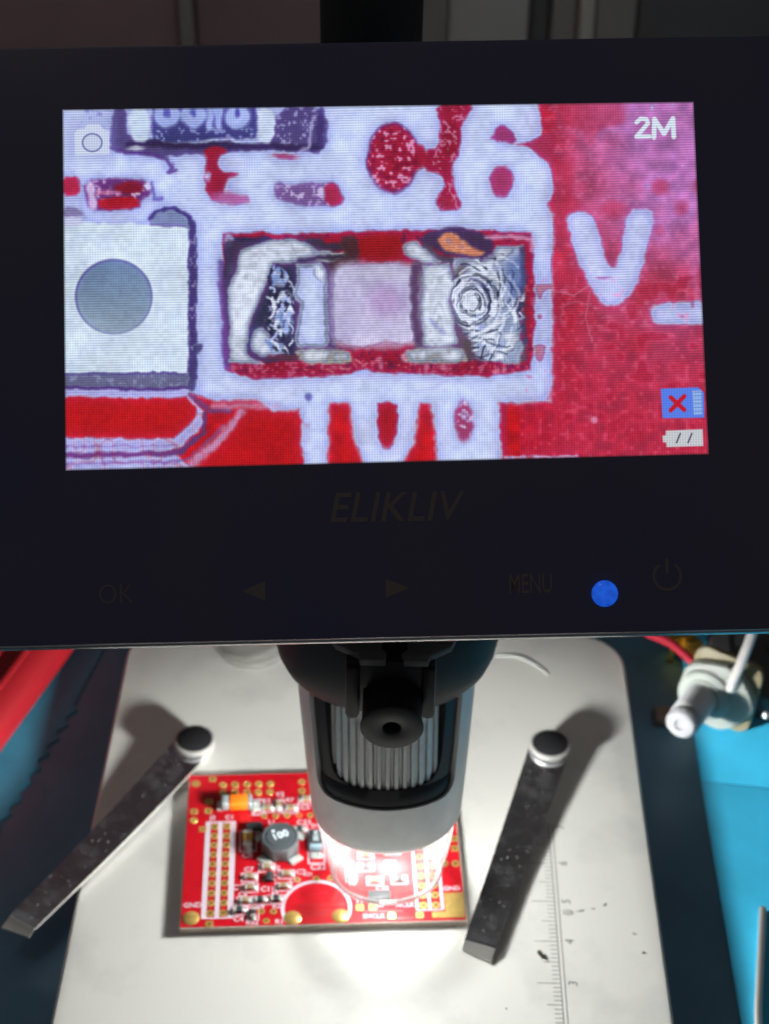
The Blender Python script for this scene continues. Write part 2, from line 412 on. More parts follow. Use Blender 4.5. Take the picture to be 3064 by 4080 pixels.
def clip(head, tip, side):
    """spring clip: tapered bent strip from the stud down to a turned-up toe; local x along the strip"""
    hd = Vector(head); tp = Vector(tip)
    d = tp - hd; L = d.length; a = math.degrees(math.atan2(d.y, d.x))
    M = T(head[0], head[1], 0, a)
    c = empty("stage_clip", M, st)
    N = 30; v = []; f = []
    for i in range(N + 1):
        t = i / N; x = L * t
        w = 4.45 - 1.25 * t
        z = 3.4 - 1.9 * t - 0.7 * math.sin(math.pi * t)
        for y, dz in ((-w, 0), (w, 0), (w, -0.7), (-w, -0.7)): v.append((x, y, z + dz))
    # toe: turns down, then up and out
    for x, z, cut in ((L + 0.5, 1.45, 0.0), (L + 0.9, 1.25, 0.1), (L + 2.0, 0.85, 0.4), (L + 3.3, 0.5, 1.2)):
        w = 3.15
        for y, dz in ((-w, 0), (w, 0), (w - 0.1, -0.45), (-w + 0.1, -0.45)): v.append((x - cut * (1 if y * side < 0 else 0), y, z + dz))
    n = len(v) // 4
    for i in range(n - 1):
        for k in range(4): f.append((4 * i + k, 4 * i + (k + 1) % 4, 4 * i + 4 + (k + 1) % 4, 4 * i + 4 + k))
    f.append((3, 2, 1, 0)); f.append(tuple(4 * (n - 1) + k for k in range(4)))
    head_round = prism([(4.45 * math.cos(R(q)), 4.45 * math.sin(R(q))) for q in range(90, 271, 9)], 2.7, 3.4)
    so = obj("strip", join(G(v, f), head_round), "steel", c, M, smooth=40)
    so.data.materials.append(MATS["steel_edge"])
    for p in so.data.polygons:
        if abs(p.normal.y) > 0.7 or p.center.x > (L + 0.4) * MM: p.material_index = 1
    obj("stud", lathe([(2.6, 0.02), (2.6, 3.42), (4.45, 3.45), (4.55, 3.6), (4.55, 4.5), (4.3, 4.75), (3.95, 4.82), (3.85, 4.7), (0, 4.7)], 40), "steel_edge", c, M)
    obj("stud_cap", lathe([(3.83, 4.72), (3.83, 4.85), (3.6, 4.95), (0, 4.95)], 40), "cap_black", c, M)
clip((39.1, 80.4), (22.6, 28.6), 1)
clip((-39.1, 79.2), (-68.0, 31.3), -1)

# ------------------------------------------------------------------ the microscope
ms = empty("digital_microscope", Matrix.Translation(T0), label="black and silver digital microscope with a lit screen above the red board", category="microscope")
SM = Matrix.Translation((1.564, 36.902, 144.439)) @ Euler((R(48.1099), R(-1.10807), R(2.64433)), 'XYZ').to_matrix().to_4x4()
hs = obj("screen_housing", bevelled(prism(rrect(-66, 67, -53.5, 37.2, 5, 6), -20, -1.15), 0.9, 3, 40), "frame_silver", ms, SM)
obj("bezel", bevelled(prism(rrect(-65.6, 66.6, -52.9, 36.9, 4.8, 6), -1.1, -0.05), 0.35, 2, 40), "bezel_glass", hs, SM)
hsb = obj("housing_back", bevelled(prism(rrect(-62, 63, -50, 34, 8, 6), -26, -19.9), 3, 3, 40), "black_plastic", hs, SM)

# ---- picture on the display, painted here as an array in the photograph's own units and mapped on the panel
TW, TH = 1064, 602
def make_picture():
    rng = np.random.default_rng(5)
    u, v = np.meshgrid((np.arange(TW) + .5) / TW, 1 - (np.arange(TH) + .5) / TH)   # v down rows from top
    v = 1 - v
    P = [(249., 437.), (2763., 406.), (2824., 1810.), (267., 1874.)]
    A = np.array([[0, 0], [1, 0], [1, 1], [0, 1]], float); B = np.array(P)
    rows = []; rhs = []
    for (x, y), (X_, Y_) in zip(A, B):
        rows += [[x, y, 1, 0, 0, 0, -X_ * x, -X_ * y], [0, 0, 0, x, y, 1, -Y_ * x, -Y_ * y]]; rhs += [X_, Y_]
    h = np.linalg.solve(np.array(rows), np.array(rhs))
    w = h[6] * u + h[7] * v + 1
    X0 = (h[0] * u + h[1] * v + h[2]) / w; Y0 = (h[3] * u + h[4] * v + h[5]) / w
    def noise(step, seed):
        r = np.random.default_rng(seed)
        gx = int(2700 / step) + 3; gy = int(1600 / step) + 3
        g = r.random((gy, gx))
        fx = (X0 - 200) / step; fy = (Y0 - 380) / step
        ix = np.clip(fx.astype(int), 0, gx - 2); iy = np.clip(fy.astype(int), 0, gy - 2)
        tx = np.clip(fx - ix, 0, 1); ty = np.clip(fy - iy, 0, 1); tx = tx * tx * (3 - 2 * tx); ty = ty * ty * (3 - 2 * ty)
        return (g[iy, ix] * (1 - tx) + g[iy, ix + 1] * tx) * (1 - ty) + (g[iy + 1, ix] * (1 - tx) + g[iy + 1, ix + 1] * tx) * ty
    n90, n40, n18, n9 = noise(90, 1), noise(40, 2), noise(18, 3), noise(9, 4)
    fine = 0.5 * n18 + 0.5 * n9
    X = X0 + (noise(60, 11) - .5) * 8 + (noise(22, 12) - .5) * 9 + (noise(10, 15) - .5) * 4
    Y = Y0 + (noise(60, 13) - .5) * 8 + (noise(22, 14) - .5) * 9 + (noise(10, 16) - .5) * 4
    img = np.zeros((TH, TW, 3))
    def sm(x, a, b):
        t = np.clip((x - a) / (b - a), 0, 1); return t * t * (3 - 2 * t)
    def put(alpha, col):
        c = np.array(col, float) if not isinstance(col, np.ndarray) else col
        img[:] = img * (1 - alpha[..., None]) + c * alpha[..., None]
    def chaikin(p, k):
        p = np.array(p, float)
        for _ in range(k):
            q = np.roll(p, -1, 0); p = np.stack([.75 * p + .25 * q, .25 * p + .75 * q], 1).reshape(-1, 2)
        return p
    def pmask(p, soft, crisp=False):
        XX, YY = (X0, Y0) if crisp else (X, Y)
        lo = p.min(0) - soft * 2 - 20; hi = p.max(0) + soft * 2 + 20
        sel = (XX > lo[0]) & (XX < hi[0]) & (YY > lo[1]) & (YY < hi[1])
        out = np.zeros((TH, TW))
        x = XX[sel]; y = YY[sel]
        d2 = np.full(x.shape, 1e12); ins = np.zeros(x.shape, bool)
        for (ax, ay), (bx, by) in zip(p, np.roll(p, -1, 0)):
            ex, ey = bx - ax, by - ay
            t = np.clip(((x - ax) * ex + (y - ay) * ey) / (ex * ex + ey * ey + 1e-9), 0, 1)
            d2 = np.minimum(d2, (x - ax - t * ex) ** 2 + (y - ay - t * ey) ** 2)
            c = ((ay > y) != (by > y)) & (x < (bx - ax) * (y - ay) / (by - ay + 1e-12) + ax)
            ins ^= c
        d = np.sqrt(d2) * np.where(ins, 1, -1)
        out[sel] = sm(d, -soft, soft)
        return out
    def poly(pts, col, soft=6, k=1, a=1.0, mod=None, crisp=False):
        m = pmask(chaikin(pts, k), soft, crisp) * a
        if mod is not None: m = m * mod
        put(m, col); return m
    def ell(cx, cy, rx, ry, col, soft=6, a=1.0, mod=None, crisp=False):
        XX, YY = (X0, Y0) if crisp else (X, Y)
        d = (1 - np.sqrt(((XX - cx) / rx) ** 2 + ((YY - cy) / ry) ** 2)) * min(rx, ry)
        m = sm(d, -soft, soft) * a
        if mod is not None: m = m * mod
        put(m, col); return m
    def stroke(pts, wd, col, soft=4, a=1.0, mod=None, crisp=False):
        XX, YY = (X0, Y0) if crisp else (X, Y)
        q = np.array(pts, float); mg = wd + soft * 2 + 16
        cols = np.where((XX.max(0) > q[:, 0].min() - mg) & (XX.min(0) < q[:, 0].max() + mg))[0]
        rows_ = np.where((YY.max(1) > q[:, 1].min() - mg) & (YY.min(1) < q[:, 1].max() + mg))[0]
        if len(cols) == 0 or len(rows_) == 0: return None
        sl = (slice(rows_[0], rows_[-1] + 1), slice(cols[0], cols[-1] + 1))
        x, y = XX[sl], YY[sl]
        d2 = np.full(x.shape, 1e12)
        for (ax, ay), (bx, by) in zip(pts[:-1], pts[1:]):
            ex, ey = bx - ax, by - ay
            t = np.clip(((x - ax) * ex + (y - ay) * ey) / (ex * ex + ey * ey + 1e-9), 0, 1)
            d2 = np.minimum(d2, (x - ax - t * ex) ** 2 + (y - ay - t * ey) ** 2)
        m = sm(wd / 2 - np.sqrt(d2), -soft, soft) * a
        if mod is not None: m = m * mod[sl]
        img[sl] = img[sl] * (1 - m[..., None]) + np.array(col, float) * m[..., None]
        return m
    def cv(ox, oy, s): return lambda pts: [(ox + x / s, oy + y / s) for x, y in pts]
    cA = cv(200, 380, 1.2777); cB = cv(1400, 380, 1.1073); cC = cv(200, 1100, 1.2777); cD = cv(1400, 1100, 1.1073)
    cE = cv(850, 850, 2.5554); cF = cv(1450, 850, 2.0763); cG = cv(230, 400, 2.5554)
    cW = lambda pts: [(x * 1.84467, y * 1.84467) for x, y in pts]
    WHITE = (200, 212, 243); DK = (44, 34, 72); RED = (165, 14, 34); PUR = (96, 50, 110)
    sp = sm(fine, .58, .72)          # bright speckle
    dkn = sm(fine, .40, .28)         # dark speckle
    # red field, hazier to the upper right
    hz = np.clip((X0 - 2150) / 600, 0, 1) * np.clip((1150 - Y0) / 650, 0, 1) ** .8
    hz = np.clip(hz * 1.35 + .34 * np.clip((X0 - 2150) / 450, 0, 1) * np.clip((1750 - Y0) / 500, 0, 1) * (.4 + 1.2 * n90) + (n90 - .5) * .3 * np.clip((X0 - 2000) / 300, 0, 1), 0, 1)[..., None]
    base = (np.array([184, 20, 40.]) + np.array([4, 30, 34.]) * np.clip((X0 - 2150) / 200, 0, 1)[..., None]) * (1 - hz) + np.array([186, 112, 176.]) * hz
    lowr = np.clip((Y0 - 1150) / 500, 0, 1)[..., None] * np.clip((X0 - 2000) / 250, 0, 1)[..., None]
    base = base * (1 - .55 * lowr) + np.array([192, 30, 58.]) * .55 * lowr
    lowl = np.clip((Y0 - 1500) / 150, 0, 1)[..., None] * (X0 < 2080)[..., None]
    base = base * (1 - .9 * lowl) + np.array([186, 14, 20.]) * .9 * lowl
    img[:] = base * (0.84 + 0.32 * n40[..., None]) 
    put(sp * .22 * (X0 > 2150) * (Y0 < 1300), (216, 130, 170))
    put(sm(n90, .55, .8) * .5 * (X0 > 2150), (170, 22, 40))
    # silkscreen field (upper left, frame)
    poly(cW([(120, 220), (960, 220), (955, 300), (985, 330), (1000, 400), (1010, 450), (1080, 220), (1168, 220), (1172, 296), (1160, 314), (1188, 352), (1197, 400), (1186, 440), (1200, 462), (1196, 866), (1092, 872), (1090, 1010), (952, 1010), (946, 940), (936, 872), (914, 868), (908, 910), (902, 955), (880, 1000), (872, 1012), (806, 1012), (790, 996), (772, 950), (764, 900), (762, 870), (718, 872), (714, 1010), (655, 1010), (655, 880), (600, 886), (560, 862), (470, 864), (430, 850), (120, 850)]), WHITE, 13, 0)
    poly(cW([(1000, 220), (1168, 220), (1176, 296), (1160, 316), (1190, 350), (1200, 400), (1188, 445), (1010, 462), (985, 420), (985, 330), (1000, 300)]), WHITE, 8, 1)
    put(sm(n90, .40, .75) * .55 * (img[..., 2] > 200), (164, 184, 238)); put(sm(n40, .5, .8) * .55 * (img[..., 2] > 200), (214, 226, 248)); put(sm(n18, .62, .85) * .3 * (img[..., 2] > 200), (150, 166, 226))
    # gap between 0 and 6
    poly(cB([(370, 40), (560, 40), (500, 110), (490, 250), (455, 290), (470, 420), (505, 480), (470, 505), (390, 500), (385, 440), (430, 400), (410, 340), (330, 330), (335, 235), (400, 235), (410, 120)]), (150, 18, 44), 7, 1)
    poly(cB([(410, 120), (490, 110), (480, 260), (415, 260)]), (122, 12, 22), 10, 1, .8)
    ell(*cB([(440, 475)])[0], 45, 26, (150, 26, 50), 8, .9); put(sp * .6 * (X0 > 1735) * (X0 < 1870) * (Y0 > 420) * (Y0 < 840) * (img[..., 1] < 110), (214, 150, 190))
    # zero's hole
    ell(*cB([(195, 275)])[0], 104, 140, (92, 40, 96), 9)
    ell(*cB([(195, 275)])[0], 96, 131, (158, 20, 46), 9)
    ell(*cB([(290, 270)])[0], 48, 55, (158, 20, 46), 9)
    put(sp * .75 * (((X0 - 1576) / 100) ** 2 + ((Y0 - 628) / 135) ** 2 < 1), (226, 170, 206))
    put(dkn * .5 * (((X0 - 1576) / 100) ** 2 + ((Y0 - 628) / 135) ** 2 < 1), (90, 6, 24))
    # six's openings
    poly(cB([(905, 150), (840, 178), (800, 205), (740, 208), (800, 236), (850, 270), (905, 320)]), (166, 40, 72), 7, 0)
    poly(cB([(620, 205), (655, 140), (690, 130), (760, 212)]), (140, 40, 84), 7, 1)
    ell(*cB([(672, 375)])[0], 46, 64, (164, 46, 92), 8)
    ell(*cB([(790, 130)])[0], 40, 60, (202, 206, 244), 10, .9)
    # top component
    poly(cA([(310, 60), (395, 60), (400, 235), (1060, 245), (1150, 245), (1150, 60), (1430, 60), (1420, 300), (1270, 275), (640, 300), (560, 320), (410, 292), (310, 290)]), (64, 50, 100), 8, 1, .93)
    put(sp * .55 * pmask(np.array(cA([(1150, 60), (1430, 60), (1400, 250), (1150, 245)])), 8), (190, 190, 232))
    poly(cA([(390, 60), (525, 60), (520, 240), (410, 238)]), (206, 222, 236), 7, 1)
    poly(cA([(1060, 60), (1155, 60), (1155, 246), (1058, 240)]), (210, 222, 238), 6, 1)
    poly(cA([(525, 60), (1060, 60), (1060, 215), (525, 240)]), (52, 52, 104), 8, 0)
    for gx in (600, 735):
        ell(*cA([(gx, 100)])[0], 52, 52, (168, 192, 238), 10); ell(*cA([(gx, 88)])[0], 13, 20, (70, 74, 140), 9)
    for gx, gw in ((820, 22), (868, 20)):
        stroke(cA([(gx, 60), (gx, 165)]), 26, (168, 192, 236), 9)
    stroke(cA([(845, 60), (860, 150)]), 18, (150, 172, 228), 9)
    ell(*cA([(965, 105)])[0], 52, 50, (170, 194, 238), 10); ell(*cA([(965, 90)])[0], 12, 20, (60, 62, 128), 8)
    stroke(cA([(400, 245), (700, 252), (1060, 258), (1390, 262)]), 24, (34, 24, 48), 9)
    put(sm(fine, .6, .7) * .7 * pmask(np.array(cA([(540, 165), (1060, 165), (1050, 230), (540, 232)])), 8), (150, 160, 214))
    ell(*cA([(440, 268)])[0], 32, 12, (200, 200, 214), 7, .9)
    stroke(cA([(310, 268), (400, 292), (520, 300), (600, 322), (640, 360), (615, 392), (655, 376)]), 15, (66, 40, 92), 6, .9)
    stroke(cA([(1160, 300), (1260, 296), (1330, 262), (1355, 110)]), 14, (176, 170, 214), 8, .8)
    stroke(cA([(1390, 80), (1385, 240)]), 26, (52, 38, 88), 7, .9)
    # dark ring marks at upper left
    put(dkn * .6 * pmask(np.array(cA([(130, 70), (310, 70), (310, 180), (130, 200)])), 20), (90, 84, 140))
    # red openings under the top component
    poly(cA([(780, 262), (925, 266), (872, 330), (885, 380), (990, 385), (900, 440), (900, 475), (850, 545), (805, 500), (792, 400), (812, 330)]), (150, 18, 40), 8, 1)
    poly(cA([(830, 482), (1020, 500), (1025, 552), (830, 545)]), (170, 70, 128), 14, 1, .85)
    ell(*cA([(935, 340)])[0], 52, 44, (204, 212, 246), 7)
    ell(*cA([(815, 410)])[0], 14, 20, (206, 180, 220), 6)
    m = poly(cA([(1150, 432), (1260, 450), (1380, 440), (1470, 432), (1525, 545), (1400, 566), (1220, 545), (1160, 520)]), (104, 66, 118), 9, 1, .9)
    put(sp * m * .95, (206, 190, 226))
    poly(cA([(1400, 450), (1470, 440), (1520, 545), (1420, 565)]), (160, 24, 52), 9, 1, .95)
    ell(*cA([(1395, 490)])[0], 14, 20, (206, 186, 222), 6)
    ell(*cA([(1210, 310)])[0], 48, 12, (150, 40, 74), 8, .85)
    # left red window
    m = poly(cG([(40, 775), (200, 775), (240, 850), (230, 960), (60, 990)]), (170, 24, 50), 8, 1)
    m = poly(cG([(260, 800), (560, 790), (900, 790), (990, 860), (960, 960), (860, 1010), (850, 1110), (420, 1130), (290, 1060)]), (92, 40, 96), 10, 1)
    put(sp * m * .7, (214, 180, 214))
    stroke(cG([(340, 860), (370, 1060)]), 34, (214, 190, 226), 9, .9)
    poly(cG([(420, 990), (840, 960), (860, 1100), (440, 1115)]), (168, 14, 24), 8, 1)
    poly(cG([(600, 850), (860, 800), (920, 880), (840, 960), (600, 930)]), (120, 14, 28), 10, 1)
    stroke(cG([(420, 930), (640, 940)]), 14, (206, 120, 160), 8, .8); stroke(cG([(780, 955), (850, 950)]), 9, (230, 190, 210), 5)
    ell(*cG([(950, 860)])[0], 16, 18, (214, 204, 236), 6)
    stroke(cG([(980, 830), (1000, 990), (1090, 1000)]), 12, (70, 60, 130), 6, .8)
    # big pad / chip at left
    pad = np.stack([206 + 10 * n40, 221 + 8 * n40, 234 + 0 * n40], -1)
    poly(cA([(40, 640), (520, 655), (700, 660), (716, 700), (716, 1412), (40, 1414)]), pad, 6, 0)
    ell(*cA([(120, 600)])[0], 44, 26, (104, 96, 120), 8, .85); ell(*cA([(100, 640)])[0], 60, 22, (206, 206, 232), 8, .8)
    poly(cA([(510, 630), (545, 590), (600, 576), (690, 600), (735, 650), (720, 690), (690, 660), (530, 655)]), (118, 130, 168), 7, 1)
    stroke(cA([(512, 622), (545, 585), (640, 574), (715, 605), (742, 660)]), 15, (44, 38, 80), 5)
    stroke(cA([(518, 655), (690, 664)]), 9, (80, 80, 120), 5, .8)
    stroke(cA([(738, 650), (738, 1420)]), 33, (46, 38, 74), 6)
    put(sp * .7 * (np.abs(X0 - 777) < 12) * (Y0 > 920) * (Y0 < 1500), (150, 140, 180))
    stroke(cC([(770, 360), (745, 400), (735, 560)]), 30, (50, 44, 80), 7, .9)
    # circle in the pad
    cx, cy = 459, 1180
    shade = np.clip((Y0 - 1030) / 300, 0, 1)[..., None]
    circ_c = np.array([98, 122, 154.]) * (1 - shade) + np.array([146, 164, 176.]) * shade
    ell(cx, cy, 156, 149, (48, 46, 86), 5, crisp=True); ell(cx + 1, cy + 2, 151, 146, circ_c * np.ones_like(img), 6, crisp=True)
    # band under the pad
    poly(cC([(40, 492), (720, 488), (715, 572), (40, 572)]), (96, 96, 128), 6, 0)
    put(sp * .4 * pmask(np.array(cC([(40, 500), (700, 500), (700, 560), (40, 560)])), 8), (170, 176, 200))
    stroke(cC([(40, 494), (700, 492)]), 8, (60, 56, 88), 4)
    stroke(cC([(40, 572), (715, 570)]), 12, (58, 36, 84), 5)
    # lower left pads, lines
    poly(cC([(40, 585), (715, 585), (800, 690), (790, 760), (700, 860), (660, 905), (740, 985), (40, 995)]), (196, 188, 230), 7, 0)
    poly(cC([(40, 618), (710, 615), (760, 660), (755, 720), (665, 800), (640, 825), (40, 822)]), (186, 16, 22), 7, 0)
    stroke(cC([(40, 912), (600, 905), (690, 890), (790, 800), (800, 700)]), 20, (96, 46, 92), 6)
    stroke(cC([(40, 868), (660, 862)]), 8, (120, 90, 160), 5, .7)
    stroke(cC([(40, 955), (660, 945), (720, 930), (900, 760)]), 9, (120, 84, 150), 5, .7)
    stroke(cC([(735, 600), (800, 660), (830, 690), (930, 680)]), 20, (104, 52, 100), 9, .9)
    stroke(cC([(690, 1000), (880, 830), (990, 700)]), 36, (198, 168, 212), 12, .75)
    stroke(cC([(845, 660), (1180, 655)]), 24, (206, 170, 212), 12, .6)
    # red right of the lines
    poly(cC([(770, 985), (930, 820), (1000, 700), (1060, 680), (1200, 690), (1290, 700), (1305, 985)]), (184, 15, 22), 9, 0)
    put(sm(np.abs(n40 - .5), .1, .0) * .25 * (Y0 > 1640) * (X0 < 1250), (150, 8, 14))
    # the soldered window inside the frame
    poly(cW([(488, 505), (560, 498), (640, 503), (800, 496), (1000, 492), (1150, 500), (1158, 560), (1160, 700), (1150, 800), (1060, 812), (880, 805), (800, 798), (690, 812), (560, 815), (492, 800), (484, 650)]), (150, 16, 38), 7, 0)
    put(dkn * .6 * pmask(np.array(cW([(488, 505), (1150, 500), (1150, 800), (492, 800)])), 8), (64, 20, 50))
    put(sp * .5 * pmask(np.array(cW([(488, 780), (1150, 770), (1150, 812), (492, 812)])), 8), (206, 120, 160))
    stroke(cE([(100, 500), (140, 1000), (150, 1400), (170, 1560)]), 28, (84, 60, 130), 9, .8)
    stroke(cE([(180, 700), (170, 400), (230, 270), (590, 268)]), 30, (36, 26, 50), 7)
    ell(*cE([(200, 560)])[0], 12, 22, (180, 170, 200), 6); ell(*cE([(190, 270)])[0], 18, 24, (170, 160, 196), 7)
    r2 = np.random.default_rng(9); lj_ = pmask(np.array(cE([(600, 520), (840, 520), (860, 1060), (860, 1420), (600, 1420), (520, 1200)])), 14)
    # dark solder shadow under both joints
    poly(cW([(492, 520), (700, 512), (740, 560), (735, 770), (500, 782), (490, 650)]), (56, 44, 70), 9, 0, .92)
    poly(cW([(900, 560), (1140, 540), (1140, 780), (900, 775)]), (78, 66, 78), 9, 0, .92)
    # left solder pad
    poly(cE([(310, 370), (420, 320), (600, 270), (860, 260), (1010, 290), (1090, 370), (1380, 390), (1400, 440), (1180, 480), (850, 480), (640, 500), (600, 640), (480, 900), (400, 1120), (380, 1440), (560, 1520), (190, 1510), (195, 760), (260, 560)]), (206, 216, 226), 6, 0)
    put(sm(fine, .55, .40) * .5 * pmask(np.array(cE([(850, 300), (1390, 380), (1390, 460), (700, 480)])), 8), (110, 112, 112))
    stroke(cE([(1000, 265), (1180, 320), (1380, 330)]), 26, (50, 38, 50), 8)
    stroke(cE([(900, 470), (1150, 440), (1450, 430)]), 20, (44, 36, 44), 8)
    poly(cE([(1300, 260), (1500, 200), (1530, 450), (1400, 560), (1200, 560), (1190, 490), (1380, 440)]), (62, 36, 36), 10, 1, .9)
    poly(cE([(620, 480), (720, 540), (860, 500), (860, 640), (860, 800), (850, 1060), (870, 1300), (860, 1420), (690, 1420), (620, 1250), (560, 1130), (400, 1430), (360, 1300), (440, 1080), (520, 850), (600, 780)]), (40, 40, 62), 7, 1)
    poly(cE([(640, 560), (760, 560), (750, 700), (700, 760), (640, 680)]), (172, 178, 190), 8, 1)
    poly(cE([(560, 1170), (480, 1150), (410, 1250), (420, 1380), (520, 1440), (700, 1420), (800, 1390), (760, 1320), (640, 1290)]), (200, 212, 230), 8, 1)
    poly(cE([(640, 1020), (760, 930), (830, 1000), (850, 1110), (780, 1230), (700, 1240), (700, 1100)]), (160, 190, 222), 9, 1)
    put(sp * .8 * pmask(np.array(cE([(580, 850), (800, 850), (850, 1250), (560, 1300)])), 10), (206, 222, 240))
    put(dkn * .7 * pmask(np.array(cE([(600, 900), (840, 880), (850, 1250), (640, 1280)])), 10), (30, 34, 62))
    poly(cE([(870, 500), (1130, 495), (1190, 560), (1200, 900), (1215, 1280), (1180, 1345), (900, 1350), (865, 1280), (900, 1040), (930, 900), (830, 820), (880, 690)]), (214, 226, 246), 6, 0)
    stroke(cE([(1200, 540), (1225, 900), (1235, 1300)]), 18, (74, 56, 84), 8, .85)
    # middle body of the capacitor
    body = np.stack([182 + 26 * n90, 172 + 30 * n90, 204 + 22 * n90], -1)
    poly(cW([(722, 575), (760, 560), (900, 562), (915, 600), (912, 700), (905, 748), (730, 750), (722, 700)]), body, 22, 1)
    put(sm(n40, .35, .8) * .4 * pmask(np.array(cW([(735, 575), (905, 570), (905, 745), (735, 745)])), 20), (214, 206, 226)); ell(*cW([(812, 588)])[0], 120, 26, (206, 204, 216), 24, .5)
    ell(*cF([(200, 720)])[0], 66, 62, (160, 108, 164), 44, .45)
    poly(cF([(150, 140), (350, 170), (360, 370), (250, 390), (0, 370), (-30, 200)]), (150, 16, 22), 8, 1)
    poly(cF([(200, 1040), (320, 1060), (320, 1110), (0, 1112)]), (160, 80, 110), 10, 0, .5)
    stroke(cF([(455, 440), (440, 700), (470, 1040)]), 30, (66, 40, 60), 10, .9)
    # right terminal
    poly(cF([(510, 410), (740, 400), (760, 560), (720, 720), (760, 820), (800, 1060), (700, 1090), (520, 1085), (500, 740)]), (220, 228, 238), 6, 0)
    # orange cap of flux with dark surround
    poly(cF([(480, 190), (600, 130), (720, 95), (860, 110), (1040, 160), (1110, 240), (1090, 340), (1000, 380), (760, 340), (560, 260)]), (58, 38, 66), 9, 1)
    poly(cF([(640, 180), (740, 140), (830, 190), (960, 290), (1040, 330), (930, 350), (760, 310), (650, 250)]), (212, 128, 92), 9, 1)
    put(sp * .4 * pmask(np.array(cF([(640, 180), (740, 140), (1040, 330), (760, 310)])), 8), (240, 190, 160))
    poly(cF([(350, 230), (460, 210), (560, 270), (680, 370), (600, 400), (370, 350)]), (206, 212, 218), 8, 1)
    stroke(cF([(540, 250), (620, 330), (760, 380)]), 22, (56, 52, 60), 8, .9)
    stroke(cF([(1050, 190), (1220, 180), (1400, 205), (1410, 300)]), 18, (214, 150, 190), 8, .8)
    # right solder blob, swirled
    poly(cF([(780, 360), (1060, 380), (1130, 260), (1330, 250), (1340, 400), (1350, 560), (1340, 700), (1300, 820), (1330, 940), (1350, 1060), (1300, 1240), (1180, 1230), (960, 1190), (920, 1060), (830, 940), (790, 860), (740, 700), (770, 560)]), (176, 190, 208), 7, 0)
    bm_ = pmask(np.array(cF([(780, 400), (1330, 300), (1350, 700), (1300, 1240), (960, 1190), (790, 860), (740, 700)])), 10)
    put(sm(n40, .5, .8) * .6 * bm_, (222, 230, 240)); put(sm(n40, .42, .2) * .5 * bm_, (104, 118, 150))
    put(sp * .25 * bm_, (240, 244, 248))
    ell(*cF([(910, 720)])[0], 44, 56, (224, 230, 240), 14, .8)
    stroke(cF([(770, 840), (790, 620), (900, 530), (1030, 590), (1080, 720), (1040, 830)]), 13, (60, 62, 90), 7, .75)
    stroke(cF([(850, 560), (800, 500), (850, 440)]), 34, (84, 76, 74), 12, .9)
    stroke(cF([(1320, 280), (1340, 520), (1310, 760), (1340, 1080)]), 22, (40, 30, 60), 9, .8)
    poly(cF([(1180, 420), (1340, 300), (1345, 640), (1220, 700)]), (60, 84, 150), 24, 1, .5)
    poly(cF([(840, 1020), (900, 1040), (960, 1190), (860, 1180)]), (74, 62, 60), 9, 1)
    stroke(cF([(580, 860), (640, 950), (690, 990)]), 7, (110, 120, 150), 4, .8)
    # pads' lower lips
    poly(cE([(850, 1350), (1450, 1380), (1440, 1520), (920, 1520)]), (196, 196, 176), 7, 1); put(dkn * .5 * pmask(np.array(cE([(870, 1380), (1450, 1380), (1440, 1510), (920, 1510)])), 8), (120, 110, 90))
    poly(cF([(340, 1130), (560, 1100), (820, 1100), (880, 1190), (870, 1230), (360, 1240)]), (190, 194, 186), 8, 1); put(dkn * .45 * pmask(np.array(cF([(350, 1130), (870, 1120), (870, 1230), (360, 1240)])), 8), (110, 96, 84))
    stroke(cE([(600, 1440), (900, 1450)]), 16, (90, 40, 40), 8, .8)
    stroke(cE([(880, 1365), (1460, 1372)]), 7, (90, 80, 80), 4, .8)
    for (x, y, q) in ((1230, 1590, 30), (1570, 1540, -30), (1500, 1500, 40), (1370, 1560, 10)):
        a0 = R(q); px, py = cE([(x, y)])[0]
        stroke([(px - 14 * math.cos(a0), py - 14 * math.sin(a0)), (px + 14 * math.cos(a0), py + 14 * math.sin(a0))], 10, (206, 110, 130), 5, .8)
    for (x, y) in ((150, 1200), (170, 1250), (360, 1185), (540, 1270), (690, 1260), (1120, 1310), (1180, 1290)):
        ell(*cF([(x, y)])[0], 11, 15, (206, 110, 140), 6, .8)
    # frame's inner lower edge and letters 100 below
    ell(*cC([(1332, 612)])[0], 15, 17, (70, 80, 120), 8, .9)
    stroke(cD([(300, 500), (370, 495), (440, 460)]), 10, (140, 140, 200), 8, .6)
    ell(*cD([(172, 655)])[0], 40, 92, (168, 14, 26), 7); poly(cD([(128, 560), (215, 560), (215, 640), (128, 640)]), (168, 14, 26), 6, 0)
    ell(*cD([(510, 640)])[0], 36, 80, (150, 50, 84), 10); put(sp * .8 * ((((X0 - 1860) / 40) ** 2 + ((Y0 - 1678) / 85) ** 2) < 1), (220, 200, 230))
    poly(cD([(660, 560), (700, 560), (700, 800), (680, 790)]), (170, 20, 44), 8, 0)
    stroke(cD([(690, 800), (1010, 796)]), 9, (206, 200, 240), 4, .9)
    # the V and the dash
    poly(cB([(950, 560), (975, 510), (1060, 515), (1085, 560), (1130, 730), (1160, 770), (1190, 720), (1225, 500), (1330, 500), (1335, 560), (1280, 800), (1220, 900), (1150, 935), (1090, 900), (1030, 780)]), (202, 208, 250), 9, 1)
    poly(cD([(1320, 150), (1350, 118), (1600, 105), (1600, 215), (1370, 215), (1325, 195)]), (196, 206, 238), 9, 1)
    # hairs and glints on the red field
    stroke(cD([(900, 60), (990, 80), (1060, 40)]), 6, (214, 120, 150), 4, .8); stroke(cD([(1060, 60), (1045, 180), (1065, 290)]), 5, (214, 120, 150), 4, .7)
